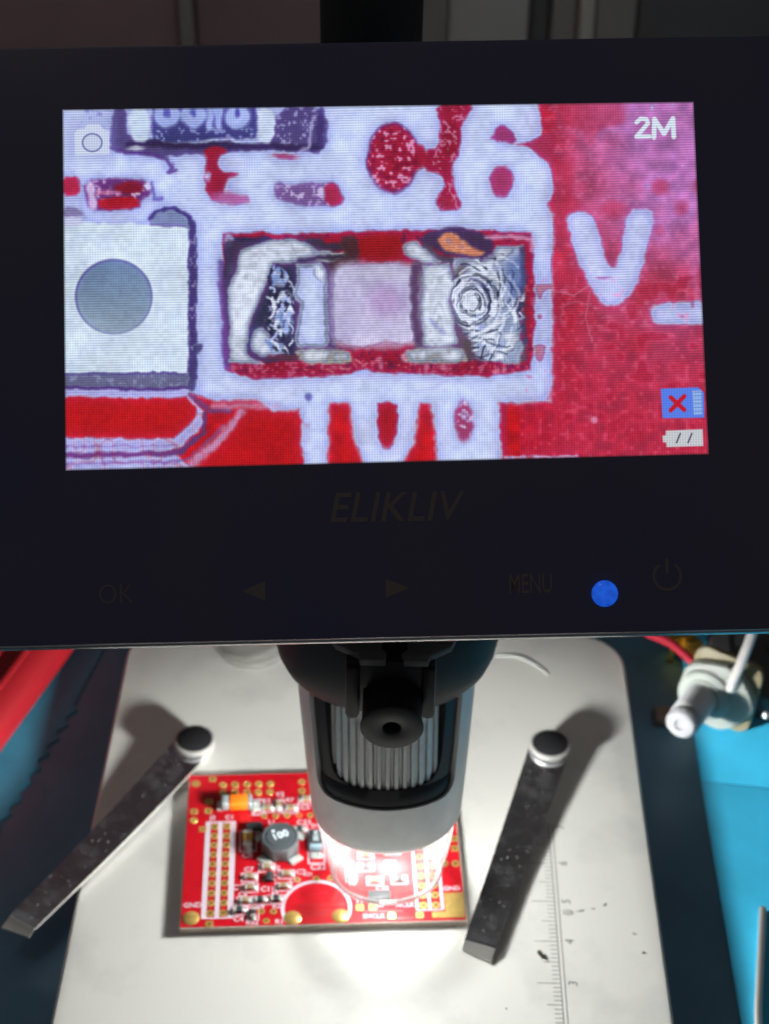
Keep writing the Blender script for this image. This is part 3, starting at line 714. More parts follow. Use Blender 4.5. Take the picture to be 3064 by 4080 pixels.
    stroke(cD([(930, 130), (1000, 110), (1050, 120)]), 6, (206, 110, 140), 4, .6); stroke(cD([(1110, 180), (1160, 178)]), 5, (206, 110, 140), 4, .7)
    ell(*cD([(1078, 636)])[0], 17, 14, (226, 140, 170), 6, .9)
    put(sm(n18, .72, .85) * .35 * (X0 > 2080) * (Y0 > 1100), (220, 90, 120)); put(sm(n40, .68, .85) * .5 * (X0 > 2080) * (Y0 > 1100), (150, 16, 34))
    put(sm(np.sin(X0 / 7.5 - Y0 / 60), .2, 1.) * .12 * (X0 > 2100) * (Y0 > 1500), (224, 60, 110))
    # soften like a lens picture, with a violet fringe round the bright shapes
    def blur(a, r):
        k = np.exp(-0.5 * (np.arange(-3 * r, 3 * r + 1) / r) ** 2); k /= k.sum(); p = 3 * r
        for ax_ in (0, 1):
            q = np.pad(a, [(p, p) if i == ax_ else (0, 0) for i in range(a.ndim)], mode='edge')
            a = sum(w_ * (q[i:i + a.shape[0]] if ax_ == 0 else q[:, i:i + a.shape[1]]) for i, w_ in enumerate(k))
        return a
    img[:] = .25 * img + .75 * blur(img, 1)
    seam = (img[..., 1] > 150).astype(float); seam = blur(seam, 3); seam = np.clip(1 - np.abs(seam - .42) / .30, 0, 1) * sm(.5 * n18 + .5 * n40, .45, .62) * (np.hypot((X0 - 460) / 160, (Y0 - 1182) / 152) > 1.05)
    put(seam * .38, (84, 54, 116))
    lum = img.mean(-1); bl = blur(lum, 7); d_ = np.clip(bl - lum, 0, 120)[..., None]
    img[:] = img + d_ * np.array([.30, .20, .62])
    gain = 1 + .10 * (n90 - .5)[..., None] + .09 * (n18 - .5)[..., None]
    # metal: bright cores, blue-grey rims, fine ripples
    zone = pmask(np.array(cW([(490, 505), (1150, 500), (1150, 800), (490, 800)])), 10) * (1 - pmask(np.array(cW([(728, 560), (914, 560), (914, 755), (728, 755)])), 8))
    nm = ((img.min(-1) > 160) & (img[..., 2] - img[..., 0] < 32)).astype(float) * zone
    cm = np.clip((blur(nm, 5) - .5) / .45, 0, 1)[..., None]
    rip = .5 + .5 * np.sin((X0 * .35 + Y0 * .9) / 13 + n40 * 13)
    mt = np.array([116, 126, 152.]) * (1 - cm) + np.array([226, 232, 241.]) * cm
    mt = mt * (1 - .16 * (rip * n40)[..., None] - .05 * sm(n18, .5, .3)[..., None])
    mm_ = blur(nm, 1)[..., None] * .8
    img[:] = img * (1 - mm_) + mt * mm_
    r3 = np.random.default_rng(21)
    for k in range(210):
        q0 = r3.uniform(0, 2 * math.pi); r0 = r3.uniform(34, 235); ln = r3.uniform(18, 46) / r0 * (1.4 if r0 < 110 else 1.0)
        tw = 0 if r0 < 120 else r3.uniform(-.35, .35)
        ps = [(1893 + (r0 + tw * r0 * (t_ - .5)) * math.cos(q0 + ln * (t_ - .5) * 2), 1200 + 1.1 * (r0 + tw * r0 * (t_ - .5)) * math.sin(q0 + ln * (t_ - .5) * 2)) for t_ in np.linspace(0, 1, 4)]
        dark = k % 2 == 0
        stroke(ps, r3.uniform(4, 8) if dark else r3.uniform(7, 13), (38, 42, 66) if dark else (232, 238, 246), 4, r3.uniform(.5, .85), mod=bm_)
    for k in range(70):
        bx_, by_ = r2.uniform(590, 850), r2.uniform(520, 1420)
        px_, py_ = cE([(bx_, by_)])[0]; q0 = r2.uniform(-.9, .9) + 1.2; ln = r2.uniform(8, 22)
        stroke([(px_ - ln * math.cos(q0), py_ - ln * math.sin(q0)), (px_ + 5, py_ - 4), (px_ + ln * math.cos(q0), py_ + ln * math.sin(q0))], r2.uniform(6, 15), ((206, 220, 240), (236, 242, 248), (120, 146, 196), (34, 34, 58))[k % 4], 5, .85, mod=lj_)
    poly(cF([(1180, 430), (1335, 320), (1340, 640), (1240, 690)]), (70, 92, 150), 26, 1, .35)
    wmask = ((img.min(-1) > 150) & (img[..., 2] > 200) & (img[..., 2] - img[..., 0] > 31)).astype(float)
    core = np.clip((blur(wmask, 9) - .45) / .5, 0, 1)
    tone = np.array([150, 156, 216.]) * (1 - core[..., None]) + np.array([207, 217, 245.]) * core[..., None]
    wm1 = blur(wmask, 2)[..., None] * .62
    img[:] = img * (1 - wm1) + tone * (.95 + .10 * n40[..., None]) * wm1
    img[:] = img * gain + (rng.random((TH, TW, 1)) - .5) * 14
    img[:] = img + .30 * (img - blur(img, 4)) + .10 * (img - blur(img, 14))
    img[:] = blur(img, 1) * .5 + img * .5
    hazy = blur(img, 16); img[:] = np.clip(.84 * img + .16 * hazy + 7, 0, 250)
    poly(cA([(80, 90), (320, 90), (330, 330), (80, 330)]), (140, 144, 196), 40, 0, .5, mod=.5 + .5 * n18)
    # on-screen symbols: camera, 2M, card with a cross, battery
    IC = (222, 230, 240)
    poly(cA([(125, 190), (140, 172), (175, 170), (190, 148), (255, 146), (270, 170), (305, 180), (308, 300), (128, 304)]), IC, 4, 0, .8, crisp=True)
    ell(*cA([(217, 240)])[0], 42, 38, (96, 104, 156), 3, .9, crisp=True); ell(*cA([(217, 240)])[0], 36, 32, (206, 214, 232), 3, 1, crisp=True)
    TX_ = (226, 238, 240)
    stroke(cB([(1262, 118), (1280, 102), (1305, 104), (1312, 122), (1262, 180), (1318, 180)]), 17, TX_, 3, 1, crisp=True)
    stroke(cB([(1338, 184), (1340, 104), (1382, 168), (1420, 102), (1424, 182)]), 19, TX_, 3, 1, crisp=True)
    poly(cD([(1368, 496), (1530, 490), (1556, 515), (1558, 625), (1376, 627)]), (92, 132, 232), 3, 0, crisp=True)
    poly(cD([(1505, 505), (1545, 503), (1548, 610), (1512, 612)]), (170, 200, 226), 3, 0, .8, crisp=True)
    for k in range(6): stroke(cD([(1514, 512 + k * 17), (1546, 511 + k * 17)]), 4, (92, 132, 226), 2, .8, crisp=True)
    stroke(cD([(1412, 535), (1470, 590)]), 17, (206, 26, 44), 3, 1, crisp=True); stroke(cD([(1470, 530), (1412, 592)]), 17, (206, 26, 44), 3, 1, crisp=True)
    poly(cD([(1390, 682), (1550, 675), (1553, 750), (1393, 755), (1392, 735), (1378, 733), (1376, 704), (1390, 702)]), (206, 208, 206), 3, 0, crisp=True)
    for k in (1445, 1495): stroke(cD([(k - 8, 735), (k + 8, 695)]), 6, (84, 80, 96), 2, 1, crisp=True)
    # display line structure
    L1 = 0.5 + 0.5 * np.sin(2 * math.pi * (Y0 + 0.0233 * (X0 - 1500)) / 9.8)
    L2 = 0.5 + 0.5 * np.sin(2 * math.pi * (X0 - 0.012 * Y0) / 10.4)
    wv = np.clip(sm(n90, .55, .8) * .6 + np.clip((Y0 - 1420) / 300, 0, .8), 0, .8)
    k1 = 0.27 * (1 - L1) * (1 - .75 * wv); k2 = 0.16 * (1 - L2) * wv
    d = np.clip(k1 + k2, 0, .55)[..., None] * np.array([1.0, 0.92, 0.6])
    img[:] = img * (1 - d) * 1.06
    edge = sm(np.minimum.reduce([u * 95, (1 - u) * 95, v * 54, (1 - v) * 54]), 0.0, 0.35)[..., None]
    img[:] = img * (0.55 + 0.45 * edge) + 12 * (1 - edge)
    return np.clip(img / 255, 0, 1)
pic = make_picture()
im = bpy.data.images.new("display_picture", TW, TH)
px = np.ones((TH, TW, 4), np.float32); px[..., :3] = pic[::-1]
im.pixels.foreach_set(px.ravel()); im.update(); im.pack()
md = bpy.data.materials.new("display"); md.use_nodes = True
n = md.node_tree; b = n.nodes["Principled BSDF"]
ti = n.nodes.new("ShaderNodeTexImage"); ti.image = im; ti.extension = 'EXTEND'
b.inputs["Base Color"].default_value = (0.005, 0.005, 0.006, 1); b.inputs["Roughness"].default_value = 0.3
b.inputs["Specular IOR Level"].default_value = 0.3
n.links.new(ti.outputs[0], b.inputs["Emission Color"]); b.inputs["Emission Strength"].default_value = 1.0
MATS["display"] = md
quadv = [(-47.6, -27.16), (47.67, -26.76), (47.36, 26.73), (-47.6, 27.2)]
dp = obj("display", G([(x, y, 0.0) for x, y in quadv] + [(x, y, -0.6) for x, y in quadv], [(0, 1, 2, 3), (1, 0, 4, 5), (2, 1, 5, 6), (3, 2, 6, 7), (0, 3, 7, 4)]), "display", hs, SM, smooth=0)
uvl = dp.data.uv_layers.new(name="UVMap")
UV = [(0, 0), (1, 0), (1, 1), (0, 1)]
for lp in dp.data.loops: uvl.data[lp.index].uv = UV[lp.vertex_index % 4]

# ---- printing and light on the bezel
PZ = -0.02
def on_bezel(name, g, m="bezel_print", x=0, y=0, z=PZ, rz=0, **k): return obj(name, mv(g), m, hs, SM @ T(x, y, z, rz), smooth=0, **k)
on_bezel("logo_lettering", text_geo("ELIKLIV", 6.2, shear=0.22, space=1.04, xs=0.93, offset=0.06), x=0.6, y=-33.8, rz=-0.4)
on_bezel("key_lettering", text_geo("OK", 4.2, xs=0.86, offset=-0.05), x=-40.4, y=-45.7)
on_bezel("key_lettering", text_geo("MENU", 4.1, xs=0.58, offset=0.02), x=20.6, y=-45.5)
on_bezel("arrow_mark", G([(-21.9, -45.5, 0), (-18.5, -47.05, 0), (-18.5, -44.15, 0)], [(0, 1, 2)]))
on_bezel("arrow_mark", G([(2.7, -45.6, 0), (-0.8, -44.15, 0), (-0.8, -47.0, 0)], [(0, 1, 2)]))
on_bezel("power_mark", join(ring_print(2.0, 0.42, 0, 125, 415, 40, 40.85, -44.7), strip((40.85, -44.3), (40.85, -42.1), 0.45, 0)))
obj("power_light", lathe([(1.95, -0.1), (1.95, 0.15), (1.7, 0.5), (1.2, 0.72), (0, 0.8)], 32), "led_blue", hs, SM @ T(31.5, -47.1, 0))

# ---- barrel
def sector_sleeve(rows, rin, n=72):
    """outer shell with a front cut-out: rows = (s, radius, half angle of the opening or 0)"""
    v = []; f = []
    for s, r, a in rows:
        for i in range(n + 1):
            q = R(-90) + R(a) + (2 * math.pi - 2 * R(a)) * i / n
            for rr in (r, r - rin): v.append((rr * math.cos(q), rr * math.sin(q), s))
    W = 2 * (n + 1)
    for j in range(len(rows) - 1):
        closed = rows[j][2] == 0 and rows[j + 1][2] == 0
        for i in range(n):
            a, b = j * W + 2 * i, (j + 1) * W + 2 * i
            f.append((a, a + 2, b + 2, b)); f.append((a + 1, b + 1, b + 3, a + 3))
        if not closed:
            a, b = j * W, (j + 1) * W; f.append((a, b, b + 1, a + 1))
            a, b = j * W + 2 * n, (j + 1) * W + 2 * n; f.append((a, a + 1, b + 1, b))
    for i in range(n):
        f.append((2 * i, 2 * i + 1, 2 * i + 3, 2 * i + 2))
        a = (len(rows) - 1) * W + 2 * i; f.append((a, a + 2, a + 3, a + 1))
    return G(v, f)
ring_rows = [(14.2, 13.55, 0), (14.6, 13.95, 0), (15.6, 14.4, 0), (17.2, 14.75, 0), (20, 15.05, 0), (25.3, 15.5, 0)]
obj("nose_ring", sector_sleeve(ring_rows, 1.2), "silver_paint", ms, TUBE, smooth=50)
shell_rows = [(25.3, 15.5, 40), (25.5, 15.52, 46), (26.0, 15.55, 51), (27.0, 15.63, 54.5), (28.5, 15.75, 56), (35, 16.2, 56.5), (45, 16.9, 56.5), (62, 17.6, 56.5)]
obj("silver_shell", sector_sleeve(shell_rows, 1.2), "silver_paint", ms, TUBE, smooth=50)
blk_rows = [(25.2, 14.9, 0), (25.5, 15.0, 0), (27, 15.0, 0), (29.3, 14.9, 0), (29.4, 14.9, 28), (30.2, 14.95, 36), (31.5, 15.0, 41), (35, 15.3, 43.5), (45, 16.0, 44), (62, 16.6, 44)]
obj("inner_shroud", sector_sleeve(blk_rows, 1.9), "black_gloss", ms, TUBE, smooth=50)
gp = []
for i in range(56):
    for da, rr in ((0.00, 13.2), (0.05, 14.55), (0.50, 14.55), (0.55, 13.2), (0.63, 13.2), (0.67, 14.1), (0.90, 14.1), (0.94, 13.2)):
        a = 2 * math.pi * (i + da) / 56; gp.append((rr * math.cos(a), rr * math.sin(a)))
obj("focus_ring", prism(gp, 29.0, 62, 0), "knurl", ms, TUBE, smooth=25)
obj("shoulder", lathe([(13.0, 46.4), (15.8, 46.8), (17.6, 47.8), (19.2, 49.6), (20.4, 52.2), (21.2, 56.0), (21.5, 61), (21.3, 72), (18, 79), (16, 82), (16, 118), (14.5, 120), (0, 120)], 72), "black_plastic", ms, TUBE)
obj("hinge_block", box(-9, 9, -27, -8, 100, 112, 2), "black_plastic", ms, TUBE)
obj("lens_plate", lathe([(0, 17.6), (5.0, 17.6), (5.2, 16.9), (13.0, 16.9), (13.0, 18.4), (0, 18.4)], 48), "lens_plate", ms, TUBE)
ledm = mesh_of("led", lathe([(0, 16.3), (1.1, 16.4), (1.2, 16.88)], 12), "led_white")
for i in range(8):
    a = 2 * math.pi * i / 8 + 0.3
    obj("led", ledm, None, ms, TUBE @ T(8.6 * math.cos(a), 8.6 * math.sin(a), 0))
hood = lathe([(13.5, 14.6), (13.35, 12), (12.6, 7), (11.6, 2.6), (11.1, 0.9), (10.5, 0.2), (10.0, 0.3), (9.9, 0.8), (10.7, 2.8), (11.7, 7), (12.4, 12), (12.5, 14.6)], 72, closed=True)
obj("clear_hood", hood, "clear_hood", ms, TUBE, smooth=60)
obj("hood_rim", lathe([(10.3, 0.05), (10.9, 0.1), (11.2, 0.6), (10.9, 1.0), (10.2, 0.9), (10.0, 0.4)], 72, closed=True), "clear_rim", ms, TUBE, smooth=60)

# ---- clamp bracket and knob in front of the shoulder
br = obj("clamp_bracket", join(box(-3.9, 11.5, 25.2, 40, 72, 78.6, 0.8), box(-3.9, -1.4, 24, 36, 66, 78, 0.9), box(9.1, 11.5, 24, 36, 66.3, 78, 0.9)), "black_plastic", ms, Matrix())
plate_l = [(-1.3, 24.1), (2.9, 24.1), (3.0, 26.2), (2.2, 27.0), (2.2, 30.2), (-7.2, 31.0), (-5.6, 28.0), (-2.6, 26.2), (-1.6, 25.6)]
plate_r = [(5.9, 24.1), (10.0, 24.1), (10.3, 25.4), (11.2, 26.1), (14.0, 28.0), (15.0, 31.0), (6.6, 30.2), (6.6, 27.0), (5.5, 26.0), (6.3, 25.0)]
obj("top_plate", join(prism(plate_l, 78.62, 80, 0.15), prism(plate_r, 78.62, 80, 0.15)), "black_rough", br, Matrix())
KM = frame((4.2, 18.6, 69.6), Vector((1, 0, 0)), Vector((0, 0.105, -0.995)), Vector((0, -0.995, -0.105)))
obj("knob", lathe([(0, -16), (5.0, -16), (5.1, -0.8), (5.35, -0.5), (5.35, -0.15), (5.2, 0), (1.75, 0), (1.55, -0.15), (1.5, -0.6), (1.3, -2.6), (0, -2.6)], 56), "black_plastic", br, KM, smooth=50)

# ------------------------------------------------------------------ the red circuit board
PB = T(-37.0, 30.0, 0, 3.7)
pb = empty("circuit_board", PB, label="red circuit board lying under the microscope's clear nose", category="circuit board")
obj("substrate", prism(rrect(0, 57.2, 0, 41.5, 0.4, 3), 0.02, 1.5), "substrate", pb)
obj("solder_mask", prism(rrect(0.25, 56.95, 0.25, 41.25, 0.4, 3), 1.5, 1.6), "solder_mask", pb)
Z = 1.6
# copper seen through the mask
for k, (a, bb, w) in enumerate((((23, 4.9), (33.0, 4.9), 1.0), ((22.6, 3.1), (32.6, 3.0), 2.1), ((23.6, 7.2), (29.6, 8.0), 0.35), ((2.0, 10), (4.2, 10), 0.5), ((3.9, 22), (3.9, 10.4), 0.35), ((30.5, 5.6), (31.5, 8.6), 0.9),
                 ((11, 34.3), (24, 34.3), 0.5), ((2.8, 35), (2.8, 38), 0.6), ((20, 39.8), (23.5, 39.8), 0.6), ((53.5, 10), (56.6, 10), 0.6), ((53.8, 12.5), (56, 13.6), 0.4), ((10.8, 22), (10.8, 8), 0.5), ((26, 20), (26, 24), 0.5))):
    obj("copper_trace", strip(a, bb, w, Z + 0.006 + 0.001 * k), "mask_dark", pb, smooth=0)
for k, (a, bb, w) in enumerate((((12.6, 27.2), (12.6, 30), 2.4), ((22.5, 27), (25, 30.2), 1.6), ((36.5, 3.0), (44.5, 2.8), 0.5), ((43.2, 1.0), (46.7, 1.0), 0.5))):
    obj("copper_trace", strip(a, bb, w, Z + 0.020 + 0.001 * k), "mask_trace", pb, smooth=0)

def ringmesh(ro, ri, square=False):
    g = lathe([(ri, -0.02), (ri + 0.05, 0.05), (ro - 0.04, 0.05), (ro, 0.0)], 20)
    g[1] = [q for q in g[1] if len(q) == 4]
    if square:
        v = []
        for (x, y, z) in g[0]:
            r = math.hypot(x, y)
            if r > ri + 0.1:
                s = r / max(abs(x), abs(y)); x, y = x * s, y * s
            v.append((x, y, z))
        g[0] = v
    return g
hm_r = mesh_of("plated_hole", ringmesh(0.88, 0.40), "gold"); hm_s = mesh_of("plated_hole", ringmesh(0.80, 0.36, True), "gold")
hm_sm = mesh_of("plated_hole", ringmesh(0.72, 0.34), "gold")
bore = mesh_of("bore", prism(circ(0.44, 16), 0.005, 0.012), "hole_dark")
def hole(x, y, m=None):
    h = obj("plated_hole", m or hm_r, None, pb, PB @ T(x, y, Z))
    obj("bore", bore, None, h, PB @ T(x, y, Z))
for i in range(10):
    hole(6.15 - 0.02 * i, 26.4 - 2.535 * i, hm_r if i else hm_s); hole(8.7 - 0.02 * i, 26.4 - 2.535 * i, hm_r if i else hm_s)
for i in range(10):
    if i != 9: hole(48.7, 4.1 + 2.535 * i)
    hole(51.2, 4.1 + 2.535 * i)
for x, y in ((7.5, 38.3), (10.1, 38.3), (12.7, 38.3), (15.2, 38.3), (17.7, 38.3), (7.6, 36.0), (10.1, 36.0), (12.7, 36.0), (15.1, 35.9), (17.6, 35.9), (24.5, 38.6), (24.5, 36.0), (1.6, 28.4), (56.0, 14.7), (53.7, 14.8)): hole(x, y)
for x, y in ((23.4, 11.6), (27.3, 11.7), (17.2, 1.3), (16.2, 3.7), (18.6, 3.6), (16.5, 29.1), (18.9, 29.0), (21.3, 29.1), (23.9, 29.0), (26.2, 29.0), (30.2, 11.8)): hole(x, y, hm_sm)
for x, y in ((5.2, 40.1), (4.7, 33.5), (4.6, 30.9), (1.6, 30.8), (3.7, 25.8), (5.9, 0.9), (56.2, 18.8), (35.9, 4.0), (38.5, 4.0), (42.2, 1.7), (47.8, 1.7), (56.2, 21.4)): hole(x, y, hm_s)
pin = mesh_of("gold_terminal", lathe([(0, 0.30), (1.2, 0.26), (1.55, 0.12), (1.75, 0.02)], 28), "gold")
for x, y in ((2.2, 2.5), (22.4, 1.9), (32.0, 2.0)): obj("gold_terminal", pin, None, pb, PB @ T(x, y, Z))
obj("fiducial_pad", prism(circ(0.95, 24), 0.0, 0.06), "gold", pb, PB @ T(1.7, 38.8, Z))
obj("gold_plate", prism([(50.3, 0.9), (56.8, 0.8), (57.0, 7.1), (53.0, 7.1), (53.0, 2.4), (50.3, 2.4)], 0.0, 0.06), "gold", pb, PB @ T(0, 0, Z))

# printed legends
PRZ = Z + 0.03
def legend(s, x, y, size=1.75, rz=0, xs=0.95):
    return obj("legend", text_geo(s, size, xs=xs, offset=0.035), "silk", pb, PB @ T(x, y, PRZ, rz), smooth=0)
def header(sk): obj("header_outline", sk, "silk", pb, smooth=0)
header(join(strip((4.75, 2.2), (4.75, 27.8), 1.05, PRZ), strip((7.35, 2.2), (7.35, 27.8), 0.95, PRZ), strip((10.0, 2.2), (10.0, 27.8), 1.15, PRZ), strip((4.75, 27.6), (10.0, 27.6), 0.45, PRZ + 0.002), strip((4.75, 2.35), (10.0, 2.35), 0.35, PRZ + 0.002)))
header(join(strip((47.4, 2.9), (47.4, 27), 0.6, PRZ), strip((49.95, 3.0), (49.95, 27.8), 0.65, PRZ), strip((52.5, 2.9), (52.5, 27.8), 0.7, PRZ), strip((47.4, 2.9), (52.5, 2.9), 0.35, PRZ + 0.002)))
obj("circle_outline", ring_print(6.75, 0.75, PRZ, -29, 209, 72, 27.2, 4.2), "silk", pb, smooth=0)
def outline(x0, x1, y0, y1, w=0.28): obj("part_outline", frame_print(x0, x1, y0, y1, w, PRZ), "silk", pb, smooth=0)
for s, x, y, sz, rz in (("C22", 27.7, 14.7, 2.0, 0), ("C2", 24.2, 13.5, 1.8, 0), ("GND", 2.4, 5.7, 1.7, 0), ("R52", 14.4, 0.95, 1.7, 0), ("R1", 19.8, 0.95, 1.7, 0), ("C11", 17.4, 9.3, 1.8, 0), ("C9", 11.3, 9.9, 1.8, 0),
                        ("C4", 11.7, 1.9, 1.8, 0), ("R2", 19.2, 4.9, 1.6, 0), ("C8", 13.1, 18.3, 1.9, 0), ("C5", 25.2, 31.2, 1.8, 0), ("C23", 24.9, 27.0, 1.9, 0), ("Y2", 19.8, 35.0, 1.8, 0), ("J3", 5.6, 28.9, 1.7, 0), ("R4", 16.0, 4.9, 1.5, 0),
                        ("C6", 12.4, 8.1, 1.6, 0), ("L1", 18.1, 27.3, 1.6, 0), ("C7", 13.5, 14.5, 1.7, 0), ("U2", 19.0, 14.7, 1.6, 0), ("GND", 54.7, 8.2, 1.6, 0), ("SMCLK", 38.6, 1.7, 1.5, 0), ("P3", 36.0, 5.6, 1.5, 0), ("MCLK", 45.0, 4.3, 1.5, 0),
                        ("C3", 16.9, 33.3, 1.6, 0), ("R7", 21.9, 33.4, 1.6, 0), ("C10", 40.6, 8.7, 1.6, 0), ("C1", 9.2, 28.9, 1.6, 0), ("R6", 14.1, 11.0, 1.4, 0), ("C12", 22.9, 11.4, 1.4, 0), ("R3", 11.6, 5.6, 1.4, 0), ("R5", 18.9, 8.0, 1.4, 0), ("C14", 19.6, 29.8, 1.4, 0), ("C15", 22.6, 29.7, 1.3, 0), ("D1", 27.3, 26.0, 1.5, 0), ("U3", 40.0, 4.4, 1.3, 0), ("R8", 34.6, 10.2, 1.4, 0), ("R21", 25.6, 12.9, 1.3, 0)):
    legend(s, x, y, sz, rz)

def chip(x, y, L=2.0, W=1.2, H=0.8, rz=0, body="cap_tan", name="capacitor", line=True):
    M = PB @ T(x, y, Z, rz)
    if line: obj("part_outline", frame_print(-L / 2 - 0.75, L / 2 + 0.75, -W / 2 - 0.6, W / 2 + 0.6, 0.26, PRZ - Z), "silk", pb, M, smooth=0)
    o = obj(name, box(-L / 2 + L * .22, L / 2 - L * .22, -W / 2, W / 2, 0.02, H, 0.06), body, pb, M)
    for s in (-1, 1):
        x0, x1 = sorted((s * L / 2, s * L * .28))
        obj("terminal", box(x0, x1, -W / 2 - 0.02, W / 2 + 0.02, 0.015, H + 0.03, 0.1), "solder", o, M)
        obj("solder_joint", xf(lathe([(0, 0.42), (0.28, 0.36), (0.5, 0.18), (0.62, 0.01)], 14), Matrix.Translation((s * (L / 2 + 0.12), 0, 0)) @ Matrix.Diagonal((0.75, 1.0 * W / 1.2, 1, 1))), "solder", o, M)
for x, y, rz, bd, nm in ((13.7, 12.5, 0, "cap_tan", "capacitor"), (13.8, 9.7, 0, "cap_tan", "capacitor"), (21.2, 13.0, 0, "cap_tan", "capacitor"), (12.9, 6.4, 0, "cap_tan", "capacitor"), (15.9, 6.5, 0, "cap_dark", "resistor"),
                         (19.1, 6.6, 0, "cap_dark", "resistor"), (11.7, 4.0, 0, "cap_dark", "capacitor"), (20.6, 9.8, 0, "cap_tan", "capacitor"), (17.1, 31.2, 0, "cap_tan", "capacitor"), (22.1, 31.0, 0, "cap_tan", "capacitor"),
                         (19.6, 31.9, 90, "cap_tan", "capacitor"), (14.6, 3.1, 90, "cap_dark", "resistor"), (37.5, 14.4, 0, "cap_dark", "capacitor"), (42.5, 14.2, 90, "cap_tan", "capacitor"), (39.2, 10.7, 0, "cap_tan", "capacitor"),
                         (44.2, 10.8, 0, "cap_dark", "resistor"), (17.2, 14.9, 0, "cap_tan", "capacitor"), (25.4, 33.4, 0, "cap_tan", "capacitor"), (23.9, 24.9, 0, "cap_dark", "resistor"), (37.6, 17.5, 0, "cap_tan", "capacitor"), (34.4, 12.2, 90, "cap_tan", "capacitor"), (43.2, 18.6, 0, "cap_tan", "capacitor")):
    chip(x, y, rz=rz, body=bd, name=nm)
def small_chip(x, y, L, W, H, legs, rz=0):
    M = PB @ T(x, y, Z, rz)
    o = obj("chip", box(-L / 2, L / 2, -W / 2, W / 2, 0.1, H, 0.1), "cap_dark", pb, M)
    for i in range(legs):
        xx = -L / 2 + L * (i + .5) / legs
        for s in (-1, 1): obj("lead", box(xx - .18, xx + .18, min(s * W / 2, s * (W / 2 + .6)), max(s * W / 2, s * (W / 2 + .6)), 0.02, 0.35, 0.08), "solder", o, M)
small_chip(17.8, 12.1, 2.2, 1.5, 1.0, 2, 90)
small_chip(14.5, 25.6, 3.3, 1.7, 1.2, 2, 0)
small_chip(39.9, 6.4, 4.6, 2.2, 1.0, 5, 0)
# brown capacitor in its outline
M = PB @ T(13.2, 21.6, Z)
outline(11.4, 15.0, 19.3, 25.0)
o = obj("capacitor", box(-0.95, 0.95, -0.4, 1.9, 0.02, 1.3, 0.1), "cap_gold", pb, M)
obj("terminal", box(-0.98, 0.98, -1.5, -0.3, 0.015, 1.34, 0.15), "solder", o, M); obj("terminal", box(-0.98, 0.98, 1.85, 2.6, 0.015, 1.34, 0.15), "solder", o, M)
obj("solder_joint", xf(lathe([(0, 0.7), (0.5, 0.55), (0.9, 0.02)], 16), Matrix.Translation((0.2, -1.7, 0))), "solder", o, M)
# orange-banded part
M = PB @ T(11.0, 31.9, Z)
o = obj("banded_capacitor", box(-1.95, 1.95, -1.5, 1.5, 0.3, 2.5, 0.35, 3), "orange", pb, M, label="orange banded block with grey ends")
obj("end_cap", box(-3.6, -1.9, -1.45, 1.45, 0.28, 2.42, 0.4, 3), "end_grey", o, M); obj("end_cap", box(1.9, 2.9, -1.45, 1.45, 0.28, 2.42, 0.3, 3), "end_grey", o, M)
obj("terminal", box(-4.5, -3.3, -1.2, 1.2, 0.015, 0.6, 0.15), "solder", o, M); obj("terminal", box(2.8, 4.6, -1.5, 1.3, 0.015, 0.5, 0.15), "solder", o, M)
for yy in (-1.1, 0.3): obj("solder_joint", xf(lathe([(0, 0.9), (0.4, 0.8), (0.7, 0.02)], 14), Matrix.Translation((3.4, yy, 0))), "solder", o, M)
outline(13.9, 16.6, 29.3, 33.9, 0.35)
# big inductor
M = PB @ T(19.9, 20.0, Z)
a0 = 4.15
octo = [(a0 * math.cos(R(22.5 + 45 * i)), a0 * math.sin(R(22.5 + 45 * i))) for i in range(8)]
o = obj("inductor", prism(octo, 0.25, 3.6, 0.18), "ferrite", pb, M, label="large dark octagonal coil marked 100")
obj("coil_top", lathe([(3.75, 3.55), (3.7, 3.75), (3.35, 3.8), (3.2, 3.7), (2.85, 3.72), (2.75, 3.9), (0, 3.92)], 48), "ferrite_top", o, M)
obj("marking", text_geo("100", 2.4, offset=0.05), "mark_white", o, M @ T(0.1, 0.1, 3.95, 22), smooth=0)
obj("marking", prism(circ(0.36, 14), 0, 0.01), "mark_white", o, M @ T(-1.35, 1.25, 3.94), smooth=0)
for x, y, rz in ((-3.2, -3.4, -38), (3.2, -3.4, 38), (3.9, 3.2, -38), (-3.9, 3.2, 38)):
    obj("solder_tab", box(-1.5, 1.5, -0.8, 0.8, 0.02, 0.55, 0.2), "solder", o, M @ T(x, y, 0, rz))
# diode beside the nose
M = PB @ T(27.3, 20.9, Z)
outline(25.6, 29.2, 15.6, 25.0, 0.3)
o = obj("diode", box(-1.35, 1.35, -1.6, 2.4, 0.3, 1.9, 0.2), "cap_dark", pb, M, label="dark diode with a pale blue end band")
obj("cathode_band", box(-1.37, 1.37, -2.3, -1.35, 0.3, 1.92, 0.22), "blue_grey", o, M)
obj("marking", text_geo("SS14", 1.4, offset=0.03), "mark_white", o, M @ T(0.1, 0.6, 1.915, 90), smooth=0)
obj("solder_tab", box(-1.2, 1.2, -4.2, -2.5, 0.02, 0.6, 0.25), "solder", o, M); obj("solder_tab", box(-1.2, 1.2, 2.45, 3.6, 0.02, 0.6, 0.25), "solder", o, M)
obj("solder_joint", xf(lathe([(0, 1.0), (0.5, 0.8), (0.9, 0.02)], 16), Matrix.Translation((0.7, -3.2, 0))), "solder", o, M)

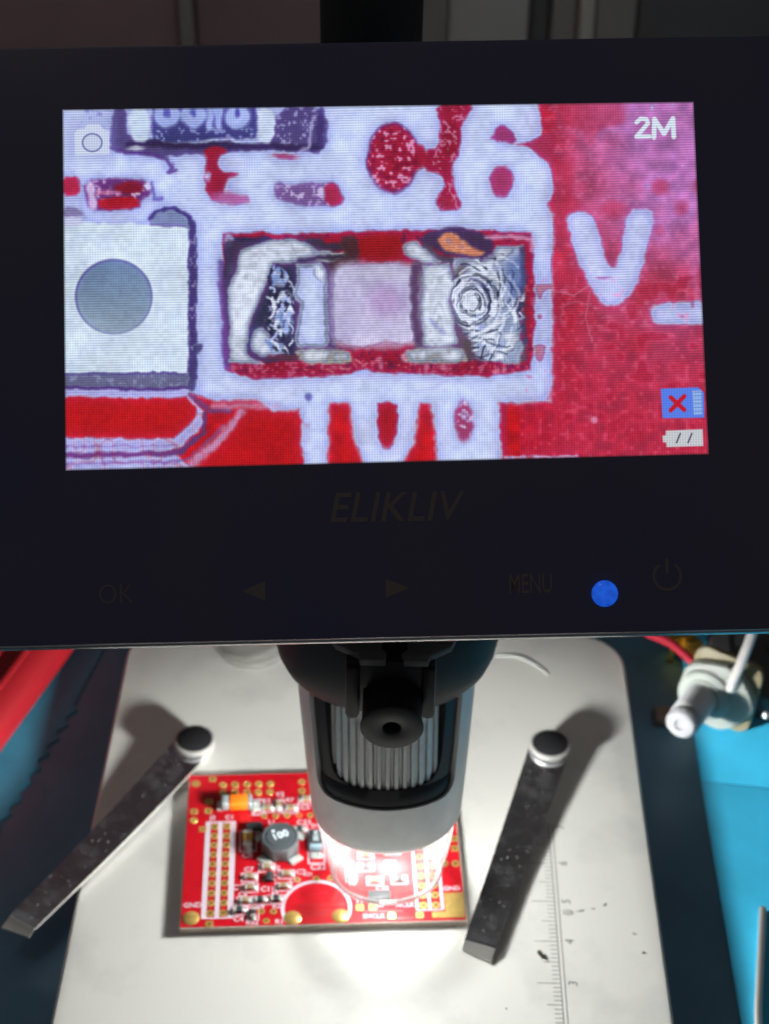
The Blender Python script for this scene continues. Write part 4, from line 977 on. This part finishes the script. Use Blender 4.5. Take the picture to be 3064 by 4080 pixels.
# ------------------------------------------------------------------ small things on and around the stand
c = empty("plastic_disc", T(-29.4, 115.0, 0), label="clear round plastic disc on the stand's far end", category="disc")
obj("rim", lathe([(7.2, 0.02), (8.2, 0.02), (8.3, 0.8), (7.9, 1.6), (7.3, 1.5), (7.1, 0.8)], 48, closed=True), "clear_cap", c)
obj("dome", lathe([(7.1, 0.9), (5.6, 1.1), (5.2, 1.6), (0, 1.9)], 48), "clear_cap", c)

gr = G()
pts = spline([(-1.1, 0.5, 0.7), (-0.3, 0.1, 0.75), (0.5, -0.3, 0.7), (1.0, -0.6, 0.65)], 5)
for i in range(7): gr = join(gr, xf(lathe([(0.45, -0.11), (0.72, 0), (0.45, 0.11)], 12), Matrix.Translation((-0.78 + 0.26 * i, 0, 0.72)) @ Matrix.Rotation(R(90), 4, 'Y')))
obj("set_screw", join(gr, xf(lathe([(0, -1.0), (0.5, -1.0), (0.5, 1.0), (0, 1.0)], 12), Matrix.Translation((0, 0, 0.72)) @ Matrix.Rotation(R(90), 4, 'Y'))), "grit", None, T(34.3, 27.0, 0, -58) @ Matrix.Scale(0.62, 4),
    label="tiny dark threaded screw lying beside the ruler scale", category="screw")
def blob(r, h): return lathe([(0, h), (r * .5, h * .85), (r * .85, h * .45), (r, 0.01)], 18)
obj("droplet", xf(blob(1.0, 0.5), Matrix.Diagonal((1.15, 0.75, 1, 1))), "clear_cap", None, T(40.4, 37.6, 0), label="largest clear flux droplet just right of the ruler's 5", category="droplet", group="flux droplets beside the ruler")
for x, y, rx, ry, rz, lb in ((43.1, 38.1, 1.0, 0.18, 12, "thin dark flux smear next to the largest droplet"), (45.6, 38.7, 0.5, 0.16, 8, "smallest flux smear between the long smear and the far droplet"), (48.0, 39.8, 0.6, 0.28, 40, "tilted flux droplet farthest from the ruler")):
    obj("droplet", xf(blob(1.0, 0.2), Matrix.Diagonal((rx, ry, 1, 1))), "scratch", None, T(x, y, 0, rz), label=lb, category="droplet", group="flux droplets beside the ruler")

obj("hair", tube(spline([(28.5, 113.5, 0.12), (33.6, 113.3, 0.25), (38.5, 109.8, 0.2), (40.3, 107.4, 0.12)], 6), 0.14, 6), "scratch", None, Matrix(), label="thin curved grey hair on the far right of the white stand", category="hair")
for x, y, r_, lb in ((54.6, 28.1, 0.32, "tiny brown crumb right of the ruler's 4"), (53.2, 32.7, 0.26, "tiny crumb right of the ruler between its 4 and 5"), (27.2, 14.2, 0.22, "tiny dark crumb left of the ruler below the clip's toe")):
    obj("crumb", xf(lathe([(0, r_ * 1.2), (r_ * .8, r_ * .9), (r_, r_ * .3), (r_ * .7, 0.005)], 7), Matrix.Diagonal((1.2, 0.8, 0.6, 1))), "crumb", None, T(x, y, 0, 30 * x), label=lb, category="crumb", group="crumbs on the white stand")

# red handle at the left
hd = empty("red_handle", T(-84, 95, MATZ), label="red plastic tool handle lying left of the stand", category="tool")
path = spline([(-73.5, 133, MATZ + 7.5), (-79.5, 114, MATZ + 7.5), (-85.5, 95, MATZ + 7.5), (-92, 74, MATZ + 7.5), (-99, 50, MATZ + 7.5)], 6)
obj("grip", xf(tube([tuple(p) for p in path], [6.0] + [7.4] * (len(path) - 2) + [6.0], 24), Matrix()), "red_plastic", hd, Matrix())
for dx in (-2.6, 2.4):
    obj("grip_ridge", tube([(p.x + dx, p.y - dx * .3, p.z + 6.9) for p in path[2:-2]], 0.9, 10), "red_plastic", hd, Matrix())

# white threaded fitting with two wires
ft = empty("threaded_fitting", T(76, 97, MATZ), label="white plastic threaded fitting with a red and a white wire", category="fitting")
ax = Vector((-0.56, -0.98, 0.18)).normalized(); fx = Vector((0.76, -0.64, 0.0)).normalized(); fx = (fx - ax * fx.dot(ax)).normalized(); fy = ax.cross(fx)
FM = frame((77.6, 97.6, 3.6), fx, fy, ax)
lob = []
for i in range(72):
    a = 2 * math.pi * i / 72; r = 8.6 + 0.35 * math.cos(5 * a) + (0.3 if i % 2 else 0); lob.append((r * math.cos(a), r * math.sin(a) * 0.95))
obj("flange", prism(lob, -3.2, 0, 0.7, 3), "nylon", ft, FM)
obj("collar", lathe([(6.2, -0.1), (6.2, 1.0), (5.2, 1.6), (4.6, 1.7), (4.6, 2.2), (0, 2.2)], 40), "nylon", ft, FM @ T(-2.2, -0.4, 0))
th = [(3.0, 1.5)]
for i in range(7): th += [(2.8, 2.3 + i * 1.35), (3.8, 2.8 + i * 1.35), (3.8, 3.1 + i * 1.35), (2.8, 3.55 + i * 1.35)]
th += [(3.0, 12.1), (3.6, 12.5), (3.6, 14.2), (3.0, 14.9), (1.4, 15.0), (1.2, 14.4), (0, 14.3)]
obj("spout", lathe(th, 36), "nylon_white", ft, FM @ T(-2.4, -0.4, 0), smooth=45)
obj("back_board", prism(rrect(-7.5, 8.8, -9.0, 9.6, 3, 5), -5.0, -3.25, 0.3), "tan_board", ft, FM)
wr = spline([(60, 122.5, 4), (64.5, 116.0, 6.0), (69, 111.5, 7.0), (73.2, 106.2, 6.5), (74.4, 104.0, 5.6)], 6)
obj("red_wire", tube([tuple(p) for p in wr], 1.05, 14), "wire_red", ft, Matrix())
ww = spline([(86.5, 101, 44), (83.6, 96.6, 28), (81.9, 95.4, 18), (80.7, 96.0, 9), (80.6, 96.6, 7)], 6)
obj("white_wire", tube([tuple(p) for p in ww], 1.15, 14), "wire_white", ft, Matrix())
sj = mesh_of("solder_joint", lathe([(0, 0.9), (0.6, 0.75), (0.9, 0.2), (0.8, -0.4), (0, -0.5)], 16), "solder")
for q in ((75.4, 103.0, 6.4), (80.9, 95.6, 8.2), (89.3, 94.6, 1.0)): obj("solder_joint", sj, None, ft, T(*q))

gd = empty("grey_disc", T(96, 116, MATZ), label="dark grey round body behind the white threaded fitting", category="disc")
obj("case", mv(lathe([(17, 0.02), (18, 0.6), (18, 7), (17, 8), (13, 8.2), (12.6, 7.8), (0, 7.9)], 56)), "grey_disc", gd, T(97, 117, MATZ))
obj("hub", lathe([(4.0, 7.85), (4.0, 8.8), (3.4, 9.2), (0, 9.3)], 32), "grey_disc", gd, T(97, 117, MATZ))
bc = empty("brass_connector", T(73, 121, MATZ), label="small brass connector behind the threaded fitting's red wire", category="connector")
obj("body", xf(lathe([(0, 0), (2.6, 0), (2.6, 2.2), (3.3, 2.3), (3.3, 5.2), (2.4, 5.3), (2.4, 9), (0, 9)], 6), Matrix.Rotation(R(70), 4, 'X')), "brass", bc, T(72.5, 124, MATZ + 4, 30))
for q in ((77.2, 114.6), (71.2, 119.6)): obj("pin", lathe([(0.6, 0.02), (0.6, 6.5), (0.9, 6.8), (0.9, 7.6), (0.4, 8.0), (0, 8.0)], 16), "brass", bc, T(q[0], q[1], MATZ))
obj("brown_chip", box(-2.9, 3.2, -2.7, 2.7, 0.02, 1.6, 0.25), "brown_chip", None, T(68.2, 100.2, MATZ, -2), label="small brown square chip on the mat below the white spout", category="chip")
obj("metal_rod", tube([(74.8, 6, MATZ + 1.3), (76.6, 19, MATZ + 1.3), (81.5, 44, MATZ + 1.3)], 0.8, 14), "steel_edge", None, Matrix(), label="thin bright metal rod on the mat at the lower right edge", category="rod")
